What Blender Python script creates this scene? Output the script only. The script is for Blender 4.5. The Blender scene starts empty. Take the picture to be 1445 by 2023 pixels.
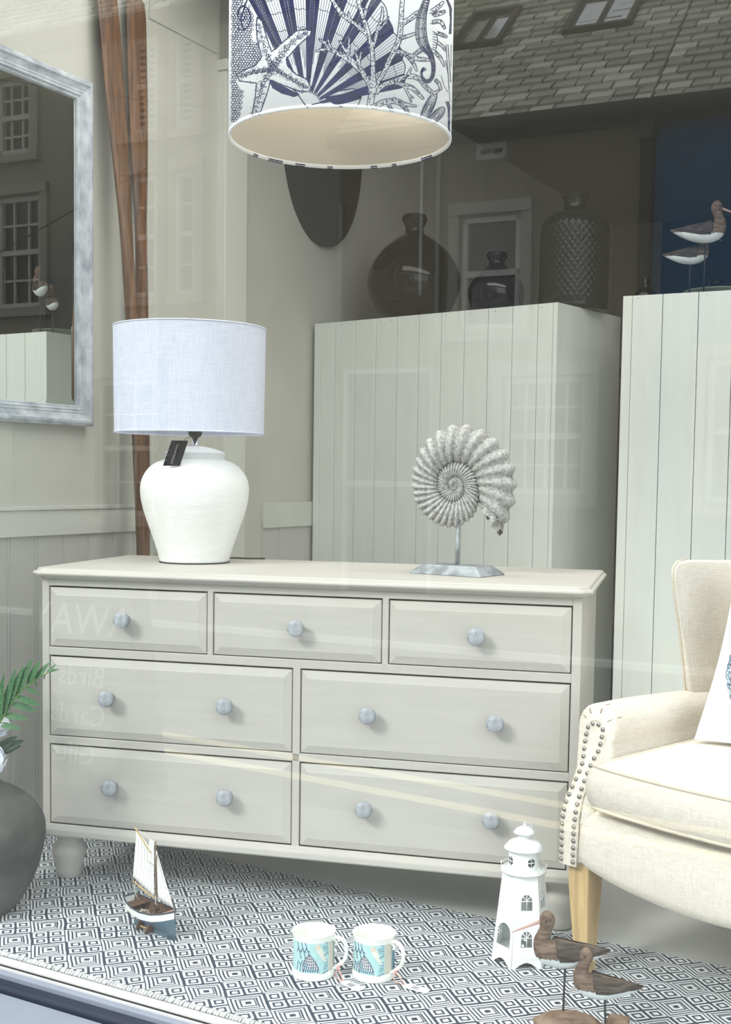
import bpy, math, random
from math import sin, cos, pi, radians, sqrt, atan2, exp
from mathutils import Vector, Matrix
random.seed(7)
SC = bpy.context.scene
COL = SC.collection

# ------------------------------------------------------------------ camera
# world: +X runs along the shop window, +Y goes into the shop, Z=0 is the display floor
cam_d = bpy.data.cameras.new('camera'); cam = bpy.data.objects.new('camera', cam_d); COL.objects.link(cam)
R_ = Vector((0.87409319, 0.48556307, 0.01376924)); U_ = Vector((-0.04418565, 0.05124914, 0.99770795)); F_ = Vector((-0.48374447, 0.87269813, -0.06625144))
M4 = Matrix(((R_.x, U_.x, -F_.x, 2.01074541), (R_.y, U_.y, -F_.y, -1.94847116), (R_.z, U_.z, -F_.z, 1.108), (0, 0, 0, 1)))
cam.matrix_world = M4
cam_d.sensor_fit = 'VERTICAL'; cam_d.sensor_height = 36.0; cam_d.sensor_width = 36.0
cam_d.lens = 2400 / 2023 * 36.0
cam_d.shift_y = 88.5 / 2023
cam_d.clip_start = 0.05; cam_d.clip_end = 200
SC.camera = cam

# ------------------------------------------------------------------ sky, sun, exposure
SC.view_settings.view_transform = 'Standard'
try: SC.view_settings.look = 'None'
except Exception: pass
SC.view_settings.gamma = 1.0
SC.view_settings.use_curve_mapping = False
SC.view_settings.exposure = 0.90
wd = bpy.data.worlds.new('overcast_sky'); SC.world = wd; wd.use_nodes = True
bg = wd.node_tree.nodes['Background']; bg.inputs['Color'].default_value = (0.92, 0.955, 1.0, 1); bg.inputs['Strength'].default_value = 1.5
sd = bpy.data.lights.new('veiled_sun', 'SUN'); sun = bpy.data.objects.new('veiled_sun', sd); COL.objects.link(sun)
sd.energy = 1.3; sd.angle = radians(16); sd.color = (1.0, 0.97, 0.93)
sun.rotation_euler = Vector((0.40, 0.90, -0.72)).to_track_quat('-Z', 'Y').to_euler()
sun.location = (-3, -6, 6)
# warm fill for the cabinets: one unseen soft panel added at the ceiling
def area(name, loc, size, energy, color, target=None):
    l = bpy.data.lights.new(name, 'AREA'); l.shape = 'RECTANGLE'; l.size = size[0]; l.size_y = size[1]; l.energy = energy; l.color = color
    o = bpy.data.objects.new(name, l); COL.objects.link(o); o.location = loc
    if target: o.rotation_euler = (Vector(target) - Vector(loc)).to_track_quat('-Z', 'Y').to_euler()
    return o
area('ceiling_fill_light', (1.2, 1.1, 2.93), (3.4, 1.0), 30, (1.0, 0.97, 0.93))

# ------------------------------------------------------------------ helpers
def lin(c):
    return tuple(((v / 255) / 12.92 if v / 255 <= 0.04045 else ((v / 255 + 0.055) / 1.055) ** 2.4) for v in c) + (1,)

def N(nt, t, **kw):
    n = nt.nodes.new(t)
    for k, v in kw.items():
        if k in n.inputs: n.inputs[k].default_value = v
        else: setattr(n, k, v)
    return n

def mat(name, col, rough=0.6, metal=0.0, var=0.0, vscale=8.0, col2=None, bump=0.0, bscale=60.0, stretch=(1, 1, 1), spec=0.5, coat=0.0, trans=0.0, detail=4.0, ramp=(0.35, 0.65), ior=1.45):
    m = bpy.data.materials.new(name); m.use_nodes = True; nt = m.node_tree; b = nt.nodes['Principled BSDF']
    c1 = lin(col); b.inputs['Base Color'].default_value = c1; b.inputs['Roughness'].default_value = rough; b.inputs['Metallic'].default_value = metal
    b.inputs['Specular IOR Level'].default_value = spec; b.inputs['Coat Weight'].default_value = coat; b.inputs['Transmission Weight'].default_value = trans; b.inputs['IOR'].default_value = ior
    tc = N(nt, 'ShaderNodeTexCoord'); mp = N(nt, 'ShaderNodeMapping'); mp.inputs['Scale'].default_value = stretch
    nt.links.new(tc.outputs['Object'], mp.inputs['Vector'])
    if col2 is not None or var > 0:
        n = N(nt, 'ShaderNodeTexNoise', Scale=vscale, Detail=detail); nt.links.new(mp.outputs[0], n.inputs['Vector'])
        r = N(nt, 'ShaderNodeValToRGB'); nt.links.new(n.outputs['Fac'], r.inputs[0])
        c2 = lin(col2) if col2 is not None else tuple(v * (1 - var) for v in c1[:3]) + (1,)
        r.color_ramp.elements[0].position = ramp[0]; r.color_ramp.elements[1].position = ramp[1]
        r.color_ramp.elements[0].color = c2; r.color_ramp.elements[1].color = c1
        nt.links.new(r.outputs[0], b.inputs['Base Color'])
    if bump > 0:
        n2 = N(nt, 'ShaderNodeTexNoise', Scale=bscale, Detail=3.0); nt.links.new(mp.outputs[0], n2.inputs['Vector'])
        bp = N(nt, 'ShaderNodeBump', Strength=bump, Distance=0.002); nt.links.new(n2.outputs['Fac'], bp.inputs['Height']); nt.links.new(bp.outputs[0], b.inputs['Normal'])
    return m

def weave(name, col, col2, scale=900, bump=0.25):
    m = mat(name, col, 0.9, spec=0.15); nt = m.node_tree; b = nt.nodes['Principled BSDF']
    tc = N(nt, 'ShaderNodeTexCoord')
    out = []
    for st in ((1, 1, 14), (14, 14, 1)):
        mp = N(nt, 'ShaderNodeMapping'); mp.inputs['Scale'].default_value = st; nt.links.new(tc.outputs['Object'], mp.inputs['Vector'])
        n = N(nt, 'ShaderNodeTexNoise', Scale=scale / 20, Detail=2.0); nt.links.new(mp.outputs[0], n.inputs['Vector']); out.append(n)
    ad = N(nt, 'ShaderNodeMath', operation='ADD'); nt.links.new(out[0].outputs['Fac'], ad.inputs[0]); nt.links.new(out[1].outputs['Fac'], ad.inputs[1])
    mr = N(nt, 'ShaderNodeMapRange'); mr.inputs['From Min'].default_value = 0.75; mr.inputs['From Max'].default_value = 1.25; nt.links.new(ad.outputs[0], mr.inputs[0])
    mx = N(nt, 'ShaderNodeMix', data_type='RGBA'); nt.links.new(mr.outputs[0], mx.inputs[0]); mx.inputs[6].default_value = lin(col2); mx.inputs[7].default_value = lin(col)
    nt.links.new(mx.outputs[2], b.inputs['Base Color'])
    bp = N(nt, 'ShaderNodeBump', Strength=bump, Distance=0.001); nt.links.new(mr.outputs[0], bp.inputs['Height']); nt.links.new(bp.outputs[0], b.inputs['Normal'])
    return m

class MB:
    def __init__(s): s.v = []; s.f = []; s.m = []; s.sm = []
    def add(s, vs, fs, mi=0, smooth=False):
        o = len(s.v); s.v += [tuple(v) for v in vs]
        for f in fs:
            s.f.append(tuple(i + o for i in f)); s.m.append(mi); s.sm.append(smooth)
        return s
    def box(s, x0, x1, y0, y1, z0, z1, mi=0):
        v = [(x, y, z) for z in (z0, z1) for y in (y0, y1) for x in (x0, x1)]
        return s.add(v, [(0, 2, 3, 1), (4, 5, 7, 6), (0, 1, 5, 4), (2, 6, 7, 3), (0, 4, 6, 2), (1, 3, 7, 5)], mi)
    def grid(s, P, closed_u=False, closed_v=False, mi=0, smooth=True, cap0=False, cap1=False, flip=False):
        n = len(P); k = len(P[0]); vs = [p for r in P for p in r]; fs = []
        for i in range(n - (0 if closed_u else 1)):
            for j in range(k - (0 if closed_v else 1)):
                a = i * k + j; b = i * k + (j + 1) % k; c = ((i + 1) % n) * k + (j + 1) % k; d = ((i + 1) % n) * k + j
                fs.append((a, d, c, b) if flip else (a, b, c, d))
        if cap0: fs.append(tuple(range(k))[::1 if flip else -1])
        if cap1: fs.append(tuple(range((n - 1) * k, n * k))[::-1 if flip else 1])
        return s.add(vs, fs, mi, smooth)
    def lathe(s, prof, n=32, c=(0, 0), mi=0, smooth=True, cap=True, fn=None):
        P = []
        for (r, z) in prof:
            row = []
            for k in range(n):
                a = 2 * pi * k / n; rr = r if fn is None else fn(r, z, a)
                row.append((c[0] + rr * cos(a), c[1] + rr * sin(a), z))
            P.append(row)
        return s.grid(P, closed_v=True, mi=mi, smooth=smooth, cap0=cap, cap1=cap)
    def tube(s, pts, r, n=8, mi=0, smooth=True, closed=False, flat=None):
        pts = [Vector(p) for p in pts]; L = len(pts); P = []; up = None
        for i, p in enumerate(pts):
            a = pts[(i - 1) % L] if (i > 0 or closed) else p; b = pts[(i + 1) % L] if (i < L - 1 or closed) else p
            t = (b - a); t = t.normalized() if t.length > 1e-9 else Vector((0, 0, 1))
            if up is None:
                up = t.cross(Vector((0, 0, 1)));
                if up.length < 1e-3: up = t.cross(Vector((1, 0, 0)))
            up = (up - t * up.dot(t)).normalized(); w = t.cross(up)
            rr = r[i] if isinstance(r, (list, tuple)) else r
            r2 = rr if flat is None else rr * flat
            P.append([p + up * (rr * cos(2 * pi * k / n)) + w * (r2 * sin(2 * pi * k / n)) for k in range(n)])
        return s.grid(P, closed_u=closed, closed_v=True, mi=mi, smooth=smooth, cap0=not closed, cap1=not closed)
    def prism(s, poly, d0, d1, axis='y', mi=0):
        def q(a, b, d): return (a, d, b) if axis == 'y' else ((d, a, b) if axis == 'x' else (a, b, d))
        n = len(poly); v = [q(a, b, d0) for a, b in poly] + [q(a, b, d1) for a, b in poly]
        return s.add(v, [tuple(range(n)), tuple(range(2 * n - 1, n - 1, -1))] + [(i, i + n, (i + 1) % n + n, (i + 1) % n) for i in range(n)], mi)
    def bar(s, p, q, w, h, mi=0):
        p = Vector(p); q = Vector(q); t = (q - p).normalized(); u = t.cross(Vector((0, 0, 1)))
        if u.length < 1e-4: u = Vector((1, 0, 0))
        u.normalize(); k = u.cross(t)
        v = [a + u * (x * w / 2) + k * (y * h / 2) for a in (p, q) for x, y in ((-1, -1), (1, -1), (1, 1), (-1, 1))]
        return s.add(v, [(0, 1, 2, 3), (7, 6, 5, 4), (0, 4, 5, 1), (1, 5, 6, 2), (2, 6, 7, 3), (3, 7, 4, 0)], mi)
    def xf(s, M):
        s.v = [tuple(M @ Vector(v)) for v in s.v]; return s
    def mesh(s, name, mats):
        me = bpy.data.meshes.new(name); me.from_pydata(s.v, [], s.f)
        for m in (mats if isinstance(mats, (list, tuple)) else [mats]): me.materials.append(m)
        me.polygons.foreach_set('material_index', s.m); me.polygons.foreach_set('use_smooth', s.sm)
        import bmesh
        b = bmesh.new(); b.from_mesh(me); bmesh.ops.recalc_face_normals(b, faces=b.faces[:]); b.to_mesh(me); b.free()
        me.update(); return me
    def build(s, name, mats, parent=None, bev=0, loc=None, rot=None, seg=2, **props):
        o = bpy.data.objects.new(name, s.mesh(name, mats)); COL.objects.link(o)
        if parent: o.parent = parent
        if loc: o.location = loc
        if rot: o.rotation_euler = rot
        if bev:
            md = o.modifiers.new('bevel', 'BEVEL'); md.width = bev; md.segments = seg; md.limit_method = 'ANGLE'; md.angle_limit = radians(35)
        for k, v in props.items(): o[k] = v
        return o

def thing(name, label, cat, loc=(0, 0, 0), rz=0, group=None, kind=None):
    o = bpy.data.objects.new(name, None); COL.objects.link(o); o.location = loc; o.rotation_euler = (0, 0, radians(rz)); o.empty_display_size = 0.1
    if label: o['label'] = label
    if cat: o['category'] = cat
    if group: o['group'] = group
    if kind: o['kind'] = kind
    return o
def tag(o, label, cat, group=None):
    o['label'] = label; o['category'] = cat
    if group: o['group'] = group
    return o
def inst(src, parent, loc=None, rot=None, scale=None):
    o = src.copy(); COL.objects.link(o); o.parent = parent
    if loc: o.location = loc
    if rot: o.rotation_euler = rot
    if scale: o.scale = scale
    return o
def smoothstep(a, b, x):
    t = max(0, min(1, (x - a) / (b - a))); return t * t * (3 - 2 * t)
def interp(x, T):
    for (a, u), (b, v) in zip(T, T[1:]):
        if x <= b: return u + (v - u) * max(0, (x - a) / (b - a))
    return T[-1][1]

# ------------------------------------------------------------------ materials
M_wall = mat('wall_paint', (196, 196, 186), 0.75, var=0.08, vscale=3, bump=0.1)
M_bead = mat('beadboard_paint', (190, 190, 184), 0.6, var=0.06, vscale=5)
M_trim = mat('trim_paint', (206, 207, 199), 0.6, var=0.05, vscale=5)
M_floor = mat('display_floor_paint', (198, 199, 196), 0.55, var=0.12, vscale=4)
M_back = mat('dark_wall_paint', (150, 142, 124), 0.9, var=0.15, vscale=2)
M_ceil = mat('ceiling_paint', (136, 132, 118), 0.8)
M_board = mat('white_board_paint', (226, 230, 224), 0.5, var=0.05, vscale=6, stretch=(4, 4, 0.5), bump=0.1, bscale=40)
M_nail = mat('board_nail_head', (110, 108, 104), 0.5)
M_chest = mat('greige_chest_paint', (196, 193, 186), 0.5, var=0.05, vscale=14, stretch=(0.4, 3, 4), bump=0.12, bscale=50)
M_gap = mat('drawer_gap_shade', (60, 56, 50), 0.9)
M_knob = mat('limewashed_knob', (176, 182, 190), 0.7, col2=(140, 140, 138), vscale=60, ramp=(0.3, 0.6))
M_white = mat('white_glaze', (246, 248, 246), 0.45, var=0.05, vscale=30, stretch=(1, 1, 9), bump=0.6, bscale=45)
M_shade = weave('white_linen_shade', (222, 227, 242), (208, 213, 230), 500, 0.15)
M_shade_in = mat('shade_lining', (238, 226, 210), 0.8)
M_pend = mat('white_cotton_shade', (246, 248, 252), 0.85)
M_pend_in = mat('cream_shade_lining', (242, 232, 216), 0.85)
M_ink = mat('navy_ink', (26, 31, 68), 0.85, col2=(38, 44, 92), vscale=60)
M_black = mat('black_plastic', (10, 10, 11), 0.45)
M_tag = mat('black_card', (8, 9, 14), 0.6)
M_tagtext = mat('silver_print', (190, 192, 200), 0.5)
M_chrome = mat('chrome', (220, 222, 225), 0.15, metal=1.0)
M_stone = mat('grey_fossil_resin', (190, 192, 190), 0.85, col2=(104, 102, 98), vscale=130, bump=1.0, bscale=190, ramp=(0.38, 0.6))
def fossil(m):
    # fossil cast: lighter on the ridges, darker in the hollows, by mesh curvature
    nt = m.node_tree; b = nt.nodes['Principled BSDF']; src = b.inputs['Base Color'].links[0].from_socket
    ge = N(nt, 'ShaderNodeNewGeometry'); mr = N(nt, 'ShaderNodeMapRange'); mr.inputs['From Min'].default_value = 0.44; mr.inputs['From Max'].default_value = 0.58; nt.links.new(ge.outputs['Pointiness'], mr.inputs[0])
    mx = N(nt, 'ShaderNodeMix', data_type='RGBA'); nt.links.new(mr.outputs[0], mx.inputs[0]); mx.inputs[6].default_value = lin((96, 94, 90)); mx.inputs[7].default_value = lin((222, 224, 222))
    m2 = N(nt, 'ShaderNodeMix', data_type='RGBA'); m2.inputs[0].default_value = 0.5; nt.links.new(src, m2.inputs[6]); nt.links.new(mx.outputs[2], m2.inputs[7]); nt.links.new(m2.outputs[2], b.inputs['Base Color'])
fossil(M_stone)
M_metal_base = mat('whitewashed_metal', (176, 182, 188), 0.5, col2=(132, 138, 142), vscale=26, ramp=(0.4, 0.6), metal=0.2)
M_oar = mat('varnished_old_oar', (118, 84, 56), 0.5, col2=(70, 48, 34), vscale=16, stretch=(5, 5, 0.35), bump=0.3, bscale=30, ramp=(0.3, 0.65))
M_frame = mat('silvered_frame', (196, 202, 208), 0.5, col2=(140, 148, 158), vscale=20, stretch=(4, 0.8, 0.8), ramp=(0.3, 0.62))
M_mirror = mat('mirror_silver', (236, 240, 238), 0.01, metal=1.0)
M_linen = weave('cream_linen', (232, 226, 215), (214, 206, 193), 700, 0.3)
M_pipe = weave('cream_piping', (226, 216, 198), (206, 196, 178), 700, 0.2)
M_pleat = mat('pleat_seam_linen', (176, 164, 144), 0.9)
M_stud = mat('antique_nickel_stud', (160, 158, 152), 0.25, metal=1.0)
M_oak = mat('pale_oak', (214, 184, 132), 0.5, col2=(170, 142, 100), vscale=10, stretch=(5, 5, 0.5), ramp=(0.35, 0.7))
M_pillow = weave('white_cotton_pillow', (240, 244, 246), (226, 232, 236), 700, 0.15)
M_print1 = mat('blue_print', (56, 70, 140), 0.8, col2=(32, 44, 92), vscale=120)
M_print2 = mat('slate_print', (84, 104, 124), 0.8, col2=(190, 200, 210), vscale=180, ramp=(0.45, 0.55))
M_enamel = mat('white_enamel', (242, 246, 246), 0.4)
M_driftwood = mat('brown_driftwood', (150, 126, 106), 0.8, col2=(96, 74, 58), vscale=14, stretch=(1, 4, 5), bump=0.8, bscale=40)
M_birdbrown = mat('carved_brown_wood', (128, 108, 92), 0.7, col2=(84, 66, 54), vscale=30, stretch=(1, 3, 5), bump=0.6, bscale=60)
M_wing = mat('carved_dark_wing', (88, 78, 68), 0.75, col2=(44, 38, 34), vscale=28, stretch=(1, 3, 6), bump=1.0, bscale=60)
M_birdwhite = mat('whitewashed_belly', (226, 232, 234), 0.7, var=0.12, vscale=40)
M_beak = mat('pink_beak', (196, 160, 150), 0.6, var=0.2, vscale=30)
M_eye = mat('bead_eye', (20, 16, 14), 0.2)
M_rod = mat('black_iron_rod', (34, 34, 36), 0.5)
M_china = mat('bone_china', (248, 250, 244), 0.15, coat=0.5)
M_aqua = mat('aqua_glaze', (186, 226, 226), 0.25, var=0.08, vscale=20)
M_greige = mat('greige_glaze', (206, 206, 192), 0.25)
M_greyg = mat('grey_blue_glaze', (132, 158, 168), 0.3)
M_mugink = mat('mug_ink', (70, 80, 124), 0.5)
M_mugteal = mat('mug_teal_line', (96, 150, 170), 0.5)
M_shellc = mat('shell_cream', (232, 230, 222), 0.4)
M_ribbon = mat('pink_ribbon', (240, 176, 166), 0.7)
M_card = mat('white_card', (240, 240, 244), 0.6)
M_barc = mat('barcode_print', (60, 60, 90), 0.6)
M_hullw = mat('hull_white', (240, 242, 240), 0.5)
M_hullb = mat('hull_blue', (86, 112, 128), 0.6)
M_hullt = mat('gunwale_grey', (62, 70, 78), 0.6)
M_bwood = mat('dark_boat_wood', (110, 80, 62), 0.6, col2=(70, 50, 40), vscale=40, stretch=(1, 5, 1))
M_mast = mat('mast_wood', (120, 100, 80), 0.6, var=0.2, vscale=30)
M_spar = mat('bamboo_spar', (206, 176, 120), 0.6, var=0.2, vscale=40)
M_sail = mat('white_sailcloth', (248, 248, 244), 0.85)
M_seam = mat('sail_seam', (190, 190, 188), 0.9)
M_string = mat('white_cord', (236, 234, 226), 0.8)
M_stonevase = mat('dark_stoneware', (96, 100, 96), 0.75, col2=(60, 62, 60), vscale=9, bump=0.8, bscale=70, ramp=(0.35, 0.7))
M_leaf = mat('palm_green', (84, 132, 84), 0.5, col2=(48, 88, 60), vscale=25)
M_stem = mat('palm_stem_green', (130, 158, 84), 0.5)
M_dleaf = mat('dark_leaf', (58, 76, 62), 0.6)
M_petal = mat('white_petal', (236, 242, 250), 0.6)
M_gl1 = mat('olive_smoke_glass', (13, 14, 9), 0.10, trans=0.0, coat=0.0, spec=0.3, var=0.2, vscale=4)
M_gl2 = mat('plum_smoke_glass', (26, 20, 24), 0.08, coat=0.1, spec=0.4)
M_gl3 = mat('teal_smoke_glass', (14, 24, 23), 0.24, coat=0.0, spec=0.3)
M_gl4 = mat('black_bottle_glass', (30, 28, 26), 0.08, coat=0.4)
M_dish = mat('green_dish_glaze', (120, 130, 112), 0.4)
M_oval = mat('oval_mirror_dark_reflection', (16, 15, 14), 0.7, spec=0.2, var=0.15, vscale=20)
M_fr1 = mat('pale_window_frame_paint', (132, 140, 152), 0.5, var=0.06, vscale=12)
M_fr2 = mat('navy_shaded_frame_paint', (30, 38, 56), 0.5, var=0.08, vscale=12)  # navy paint with the front face's shade mixed into the colour
M_seal = mat('dark_putty_seal', (40, 42, 40), 0.8)
M_sillw = mat('white_sill_paint', (236, 238, 234), 0.5)

# glass pane: a plain see-through sheet with a surface reflection and specks of street dust
def glass_mat():
    m = bpy.data.materials.new('shop_window_glass'); m.use_nodes = True; nt = m.node_tree; nt.nodes.remove(nt.nodes['Principled BSDF'])
    out = nt.nodes['Material Output']
    ge = N(nt, 'ShaderNodeNewGeometry'); dt = N(nt, 'ShaderNodeVectorMath', operation='DOT_PRODUCT')
    nt.links.new(ge.outputs['Incoming'], dt.inputs[0]); nt.links.new(ge.outputs['Normal'], dt.inputs[1])
    ab = N(nt, 'ShaderNodeMath', operation='ABSOLUTE'); nt.links.new(dt.outputs['Value'], ab.inputs[0])
    om = N(nt, 'ShaderNodeMath', operation='SUBTRACT'); om.inputs[0].default_value = 1.0; nt.links.new(ab.outputs[0], om.inputs[1])
    pw = N(nt, 'ShaderNodeMath', operation='POWER'); nt.links.new(om.outputs[0], pw.inputs[0]); pw.inputs[1].default_value = 5.0
    ml = N(nt, 'ShaderNodeMath', operation='MULTIPLY_ADD'); nt.links.new(pw.outputs[0], ml.inputs[0]); ml.inputs[1].default_value = 0.93; ml.inputs[2].default_value = GLASS_F0
    tr = N(nt, 'ShaderNodeBsdfTransparent'); tr.inputs['Color'].default_value = (0.985, 0.992, 0.988, 1)
    gl = N(nt, 'ShaderNodeBsdfGlossy'); gl.inputs['Roughness'].default_value = 0.0
    mx = N(nt, 'ShaderNodeMixShader'); nt.links.new(ml.outputs[0], mx.inputs[0]); nt.links.new(tr.outputs[0], mx.inputs[1]); nt.links.new(gl.outputs[0], mx.inputs[2])
    # dust
    tc = N(nt, 'ShaderNodeTexCoord'); vo = N(nt, 'ShaderNodeTexVoronoi', Scale=38.0); nt.links.new(tc.outputs['Object'], vo.inputs['Vector'])
    wn = N(nt, 'ShaderNodeSeparateColor'); nt.links.new(vo.outputs['Color'], wn.inputs[0])
    sz = N(nt, 'ShaderNodeMath', operation='MULTIPLY_ADD'); nt.links.new(wn.outputs[0], sz.inputs[0]); sz.inputs[1].default_value = 0.075; sz.inputs[2].default_value = -0.052
    lt = N(nt, 'ShaderNodeMath', operation='LESS_THAN'); nt.links.new(vo.outputs['Distance'], lt.inputs[0]); nt.links.new(sz.outputs[0], lt.inputs[1])
    sc = N(nt, 'ShaderNodeMath', operation='MULTIPLY_ADD'); nt.links.new(lt.outputs[0], sc.inputs[0]); sc.inputs[1].default_value = 0.45; sc.inputs[2].default_value = 0.012
    df = N(nt, 'ShaderNodeBsdfDiffuse'); df.inputs['Color'].default_value = (0.8, 0.8, 0.76, 1)
    m2 = N(nt, 'ShaderNodeMixShader'); nt.links.new(sc.outputs[0], m2.inputs[0]); nt.links.new(mx.outputs[0], m2.inputs[1]); nt.links.new(df.outputs[0], m2.inputs[2])
    nt.links.new(m2.outputs[0], out.inputs[0]); return m
GLASS_F0 = 0.10
M_glass = glass_mat()
M_clear = bpy.data.materials.new('glass_edge_clear'); M_clear.use_nodes = True
_nt = M_clear.node_tree; _nt.nodes.remove(_nt.nodes['Principled BSDF']); _t = N(_nt, 'ShaderNodeBsdfTransparent'); _t.inputs['Color'].default_value = (0.97, 0.985, 0.975, 1); _nt.links.new(_t.outputs[0], _nt.nodes['Material Output'].inputs[0])

# ================================================================== SETTING
ZC = 3.0
b = MB(); b.box(-0.82, 5.0, -0.02, 7.0, -0.12, 0.0); b.build('floor', M_floor, kind='structure')
b = MB(); b.box(-1.0, 5.2, -0.1, 7.2, ZC, ZC + 0.12); b.build('ceiling', M_ceil, kind='structure')
b = MB(); b.box(-0.95, -0.80, -0.05, 1.92, 0, ZC); b.box(-0.98, -0.87, 1.92, 7.0, 0, ZC); wl = b.build('wall_left', M_wall, kind='structure')
b = MB(); b.box(5.0, 5.15, -0.05, 7.0, -0.12, ZC); b.build('wall_right', M_back, kind='structure')
b = MB(); b.box(-0.95, -0.50, 7.0, 7.15, -0.12, ZC); b.build('wall_back', M_back, kind='structure')
b = MB(); b.box(-0.50, 5.15, 7.0, 7.15, -0.12, ZC); b.build('wall_back', mat('back_wall_blue_reflection', (30, 54, 72), 0.9, var=0.1, vscale=2), kind='structure')  # wall colour carries the blue house's reflection
b = MB(); b.box(-1.4, 5.6, -0.12, -0.05, 2.86, 3.6); b.box(-1.4, -0.82, -0.12, -0.05, -0.45, 2.86); b.box(5.0, 5.6, -0.12, -0.05, -0.45, 2.86); b.box(-0.82, 5.0, -0.12, -0.03, -0.45, -0.14)
b.build('wall_front', M_trim, kind='structure')
# beadboard planks on the left wall, dado rail above them
pm = MB(); pr_ = [(-0.0, 0.0), (0.004, 0.0), (0.0075, 0.002), (0.0085, 0.005), (0.0075, 0.008), (0.003, 0.0105), (0.0075, 0.013), (0.0075, 0.117), (0.003, 0.119), (0.0, 0.12)]
pm.prism(pr_, 0.0, 0.905, axis='z'); plank_me = pm.mesh('plank', M_bead)
for k in range(16):
    t0 = -0.031 + 0.12 * k
    o = bpy.data.objects.new('plank', plank_me); COL.objects.link(o); o.parent = wl; o.location = (-0.80, t0, 0)
for k in range(6):
    o = bpy.data.objects.new('plank', plank_me); COL.objects.link(o); o.parent = wl; o.location = (-0.87, 2.33 + 0.12 * k, 0)
b = MB(); b.box(-0.80, -0.782, 0.0, 1.92, 0.902, 0.985); b.box(-0.80, -0.776, 0, 1.92, 0.985, 0.998)
b.build('trim_1', M_trim, bev=0.002, kind='structure')
b = MB(); b.box(-0.87, -0.765, 1.915, 2.062, 0, 2.64); b.box(-0.87, -0.755, 1.905, 2.07, 2.64, 2.68); b.build('trim_2', M_trim, bev=0.003, kind='structure')
b = MB(); b.box(-0.87, -0.852, 2.33, 3.0, 0.882, 0.990); b.build('trim_3', M_trim, bev=0.002, kind='structure')
b = MB(); b.box(-0.80, -0.792, 0.0, 0.835, 0.998, ZC); b.box(-0.80, -0.795, 1.5, 1.905, 2.70, ZC); b.build('trim_4', M_wall, bev=0.001, kind='structure')

# shop window: glass, rails, sill board
win = thing('window_1', 'painted shop window frame with one large dusty glass pane', None, (0, 0, 0), kind='structure')
b = MB()
X0, X1, Z0, Z1 = -0.80, 4.98, -0.010, 2.84
b.box(X0, X1, -0.008, -0.002, Z0, Z1); g = b.build('glass_pane', [M_glass, M_clear], win, label='large clear pane with street reflections and dust specks')
for p in g.data.polygons:
    if p.normal.y > -0.5: p.material_index = 1     # only the street face carries the reflection; the sheet is 6 mm thick
b = MB(); b.box(-0.80, 4.98, 0.0, 0.021, -0.02, 0.004); b.build('inner_sill', M_sillw, win, bev=0.002)
b = MB(); b.box(-0.82, 5.0, -0.014, -0.009, -0.03, 0.0015); b.build('glazing_seal', M_seal, win)
b = MB(); b.box(-0.82, 5.0, -0.035, -0.0145, -0.05, -0.004); b.build('bottom_rail', M_fr1, win, bev=0.003)
b = MB(); b.box(-0.82, 5.0, -0.072, -0.0355, -0.07, -0.013); b.build('drip_rail', M_fr2, win, bev=0.006)
b = MB(); b.box(-0.90, 5.08, -0.26, -0.0725, -0.09, -0.026); b.build('outer_sill', M_fr1, win, bev=0.004)
b = MB(); b.box(-0.84, -0.80, -0.05, 0.03, -0.02, 2.86); b.build('frame_stile', M_fr1, win, bev=0.004)
b = MB(); b.box(4.98, 5.02, -0.05, 0.03, -0.02, 2.86); b.build('frame_stile', M_fr1, win, bev=0.004)
b = MB(); b.box(-0.84, 5.02, -0.05, 0.03, 2.82, 2.86); b.build('top_rail', M_fr1, win, bev=0.004)

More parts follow.
